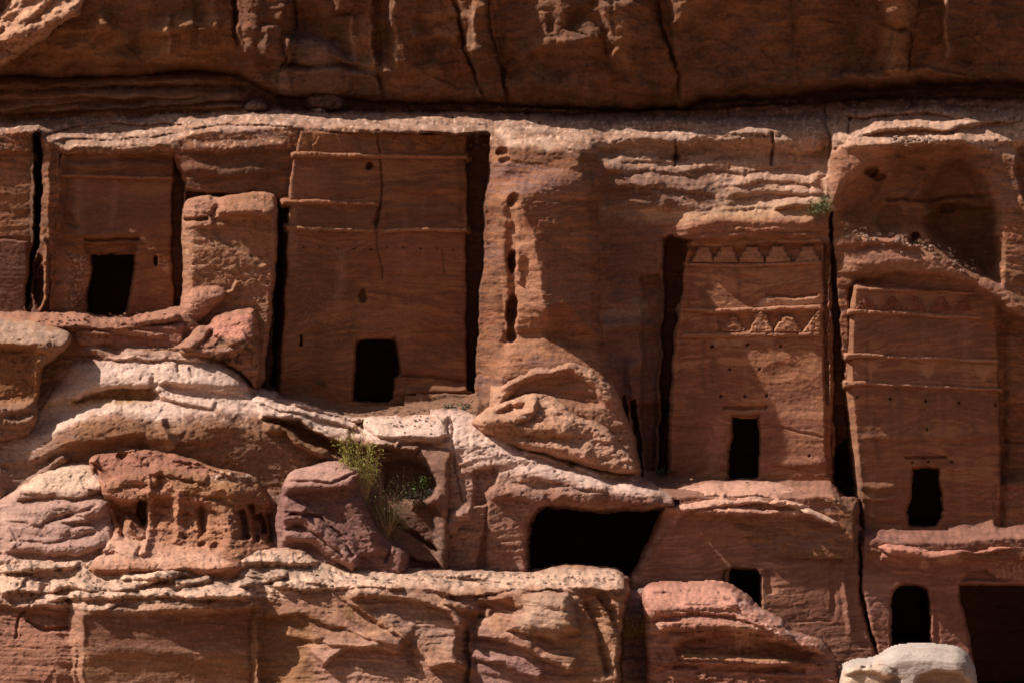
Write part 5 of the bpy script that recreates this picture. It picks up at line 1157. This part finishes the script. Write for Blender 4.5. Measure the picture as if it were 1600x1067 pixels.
def leaf(V, Fq, p, d, L, wd):
    d = d / (np.linalg.norm(d) + 1e-6); s_ = np.cross(d, rng.normal(size=3)); s_ /= np.linalg.norm(s_) + 1e-6
    n0 = len(V)
    V.extend([p, p + d * L * .5 + s_ * wd, p + d * L, p + d * L * .5 - s_ * wd]); Fq.append((n0, n0 + 1, n0 + 2, n0 + 3))
def plant(name, label, cat, px, py, h, stems, leafmat, stemmat, L=(.06, .14), wd=.012, per=30, group=None, droop=.3, r0=.012, leafpart='foliage', spread=.10, start=.25):
    """stems: list of pixel targets (px, py, depth offset) the stems grow to from the base"""
    root = thing(name, px, py, h, label, cat, group)
    base = np.array(place(px, py, h)); SV, SF, LV, LF = [], [], [], []
    for st in stems:
        tx, ty, dh = st[:3]
        b0 = np.array(place(*st[3])) if len(st) > 3 else base
        tip = np.array(place(tx, ty, h + dh)); mid = (b0 + tip) / 2 + rng.normal(0, .08, 3) * np.linalg.norm(tip - b0)
        ts = np.linspace(0, 1, 7)[:, None]
        pts = (1 - ts) ** 2 * b0 + 2 * ts * (1 - ts) * mid + ts ** 2 * tip
        tube(SV, SF, pts, r0, r0 * .3)
        for k in range(per):
            t = rng.uniform(start, 1); p = (1 - t) ** 2 * b0 + 2 * t * (1 - t) * mid + t ** 2 * tip + rng.normal(0, spread, 3)
            d = (tip - b0) / np.linalg.norm(tip - b0) * .5 + rng.normal(0, .7, 3) + np.array((0, 0, -droop))
            leaf(LV, LF, p, d, rng.uniform(*L), wd)
    link_mesh('stems', np.array(SV), SF, stemmat, root)
    if LV: link_mesh(leafpart, np.array(LV), LF, leafmat, root, smooth=False)
    return root
mh = lambda px, py: M.at(px, py)
# tall feathery shrub in the hollow
st = []
for k in range(26):
    x = rng.uniform(528, 582); y = rng.uniform(658, 720); st.append((x, y, rng.uniform(-.4, .5)))
for k in range(9): st.append((rng.uniform(565, 600), rng.uniform(690, 735), rng.uniform(-.3, .5)))
plant('shrub', 'tall feathery yellow-green shrub growing behind the dark purple boulder', 'shrub', 566, 800, 5.2, st, LEAF_Y, PALE, (.06, .15), .010, 46, spread=.09, start=.5)
st = [(rng.uniform(570, 640), rng.uniform(745, 800), rng.uniform(-.3, .4)) for k in range(26)]
plant('shrub', 'low dull green bush with bare twigs, below the tall feathery shrub', 'shrub', 604, 842, 5.3, st, LEAF_D, PALE, (.06, .14), .011, 36, spread=.12, start=.4)
st = [(rng.uniform(565, 650), rng.uniform(790, 850), rng.uniform(-.3, .4)) for k in range(12)]
plant('shrub', 'sparse brownish bush at the right foot of the dark purple boulder', 'shrub', 606, 862, 5.2, st, leaf_mat('olive_leaves', (0.14, .12, .05)), TWIG, (.05, .12), .011, 50, spread=.1)
st = [(rng.uniform(655, 674), rng.uniform(744, 758), rng.uniform(.1, .4)) for k in range(7)] + [(rng.uniform(640, 652), rng.uniform(752, 762), .3) for k in range(4)]
plant('leafy_plant', 'small fresh green leafy plant in the round hollow of the rock slope', 'plant', 658, 778, mh(658, 778) + .05, st, LEAF_F, TWIG, (.06, .11), .03, 16, spread=.05, start=.5)
st = [(rng.uniform(625, 690), rng.uniform(764, 778), rng.uniform(0, .4)) for k in range(18)]
plant('scrub', 'dark dried scrub filling the floor of the round hollow', 'shrub', 656, 782, mh(656, 782) + .05, st, leaf_mat('dark_scrub', (0.05, .04, .025)), TWIG, (.06, .13), .015, 30, spread=.08)
st = [(631, 722, .2), (634, 728, .3), (640, 735, .2), (645, 730, .4)]
plant('dry_stalks', 'thin pale dry stalks standing in the round hollow', 'plant', 630, 762, mh(630, 766) + .1, st, STRAW, PALE, (.03, .06), .006, 3, r0=.012)
# alcove bush
st = [(rng.uniform(1262, 1296), rng.uniform(306, 334), rng.uniform(-.1, .5)) for k in range(22)]
plant('shrub', 'grey-green bush rooted in the crack above the crow-stepped facade', 'shrub', 1284, 332, C.at(1275, 336) + .05, st, leaf_mat('sage_leaves', (0.13, .13, .055)), TWIG, (.05, .11), .012, 60, spread=.08, start=.3)
# bladed tufts
TUFT = 'bladed tufts on the rock terraces'
for x, y, src, wdt, lab in [(703, 640, C, 12, 'left one of two spiky green tufts on the dirt beside the broad facade'), (727, 640, C, 13, 'right one of two spiky green tufts on the dirt beside the broad facade'),
                            (1033, 742, C, 16, 'spiky green tuft at the foot of the slot left of the crow-stepped facade'), (484, 597, C, 11, 'faint green tuft at the left base of the broad cracked facade'), (503, 606, C, 6, 'tiny dark tuft on the dirt left of the broad facade doorway')]:
    st = [(x + rng.uniform(-wdt, wdt), y - rng.uniform(4, 11), rng.uniform(-.1, .4)) for k in range(9)]
    plant('spiky_tuft', lab, 'plant', x, y + 1, max(src.at(x, y + 3), src.at(x, y)) + .12, st, LEAF_G, LEAF_G, (.10, .22), .018, 5, group=TUFT, droop=.0, spread=.03, leafpart='blades', start=.0)
# dry grass in the gully
st = [(rng.uniform(968, 1012), rng.uniform(955, 985), rng.uniform(-.2, .5), (rng.uniform(970, 1010), 995, 7.0)) for k in range(26)]
plant('dry_grass', 'tuft of dry straw-coloured grass in the gully left of the broad red boulder', 'grass tuft', 990, 995, 7.0, st, STRAW, STRAW, (.06, .14), .008, 40, spread=.07, r0=.006, leafpart='blades', start=.1)
st = [(rng.uniform(1015, 1050), rng.uniform(938, 955), rng.uniform(.1, .4), (rng.uniform(1010, 1045), 968, 8.3)) for k in range(16)]
plant('dry_grass', 'fine dry grass on the upper left shoulder of the broad red boulder', 'grass tuft', 1028, 968, 8.3, st, STRAW, STRAW, (.04, .10), .006, 22, spread=.06, r0=.005, leafpart='blades', start=.1)
st = [(rng.uniform(536, 552), rng.uniform(944, 958), rng.uniform(.1, .4), (rng.uniform(536, 552), 966, F.at(544, 962) + .1)) for k in range(12)]
plant('dry_grass', 'dry grass caught in the cleft of the foreground shelf', 'grass tuft', 544, 966, F.at(544, 962), st, STRAW, STRAW, (.04, .09), .006, 12, spread=.04, r0=.005, leafpart='blades', start=.1)
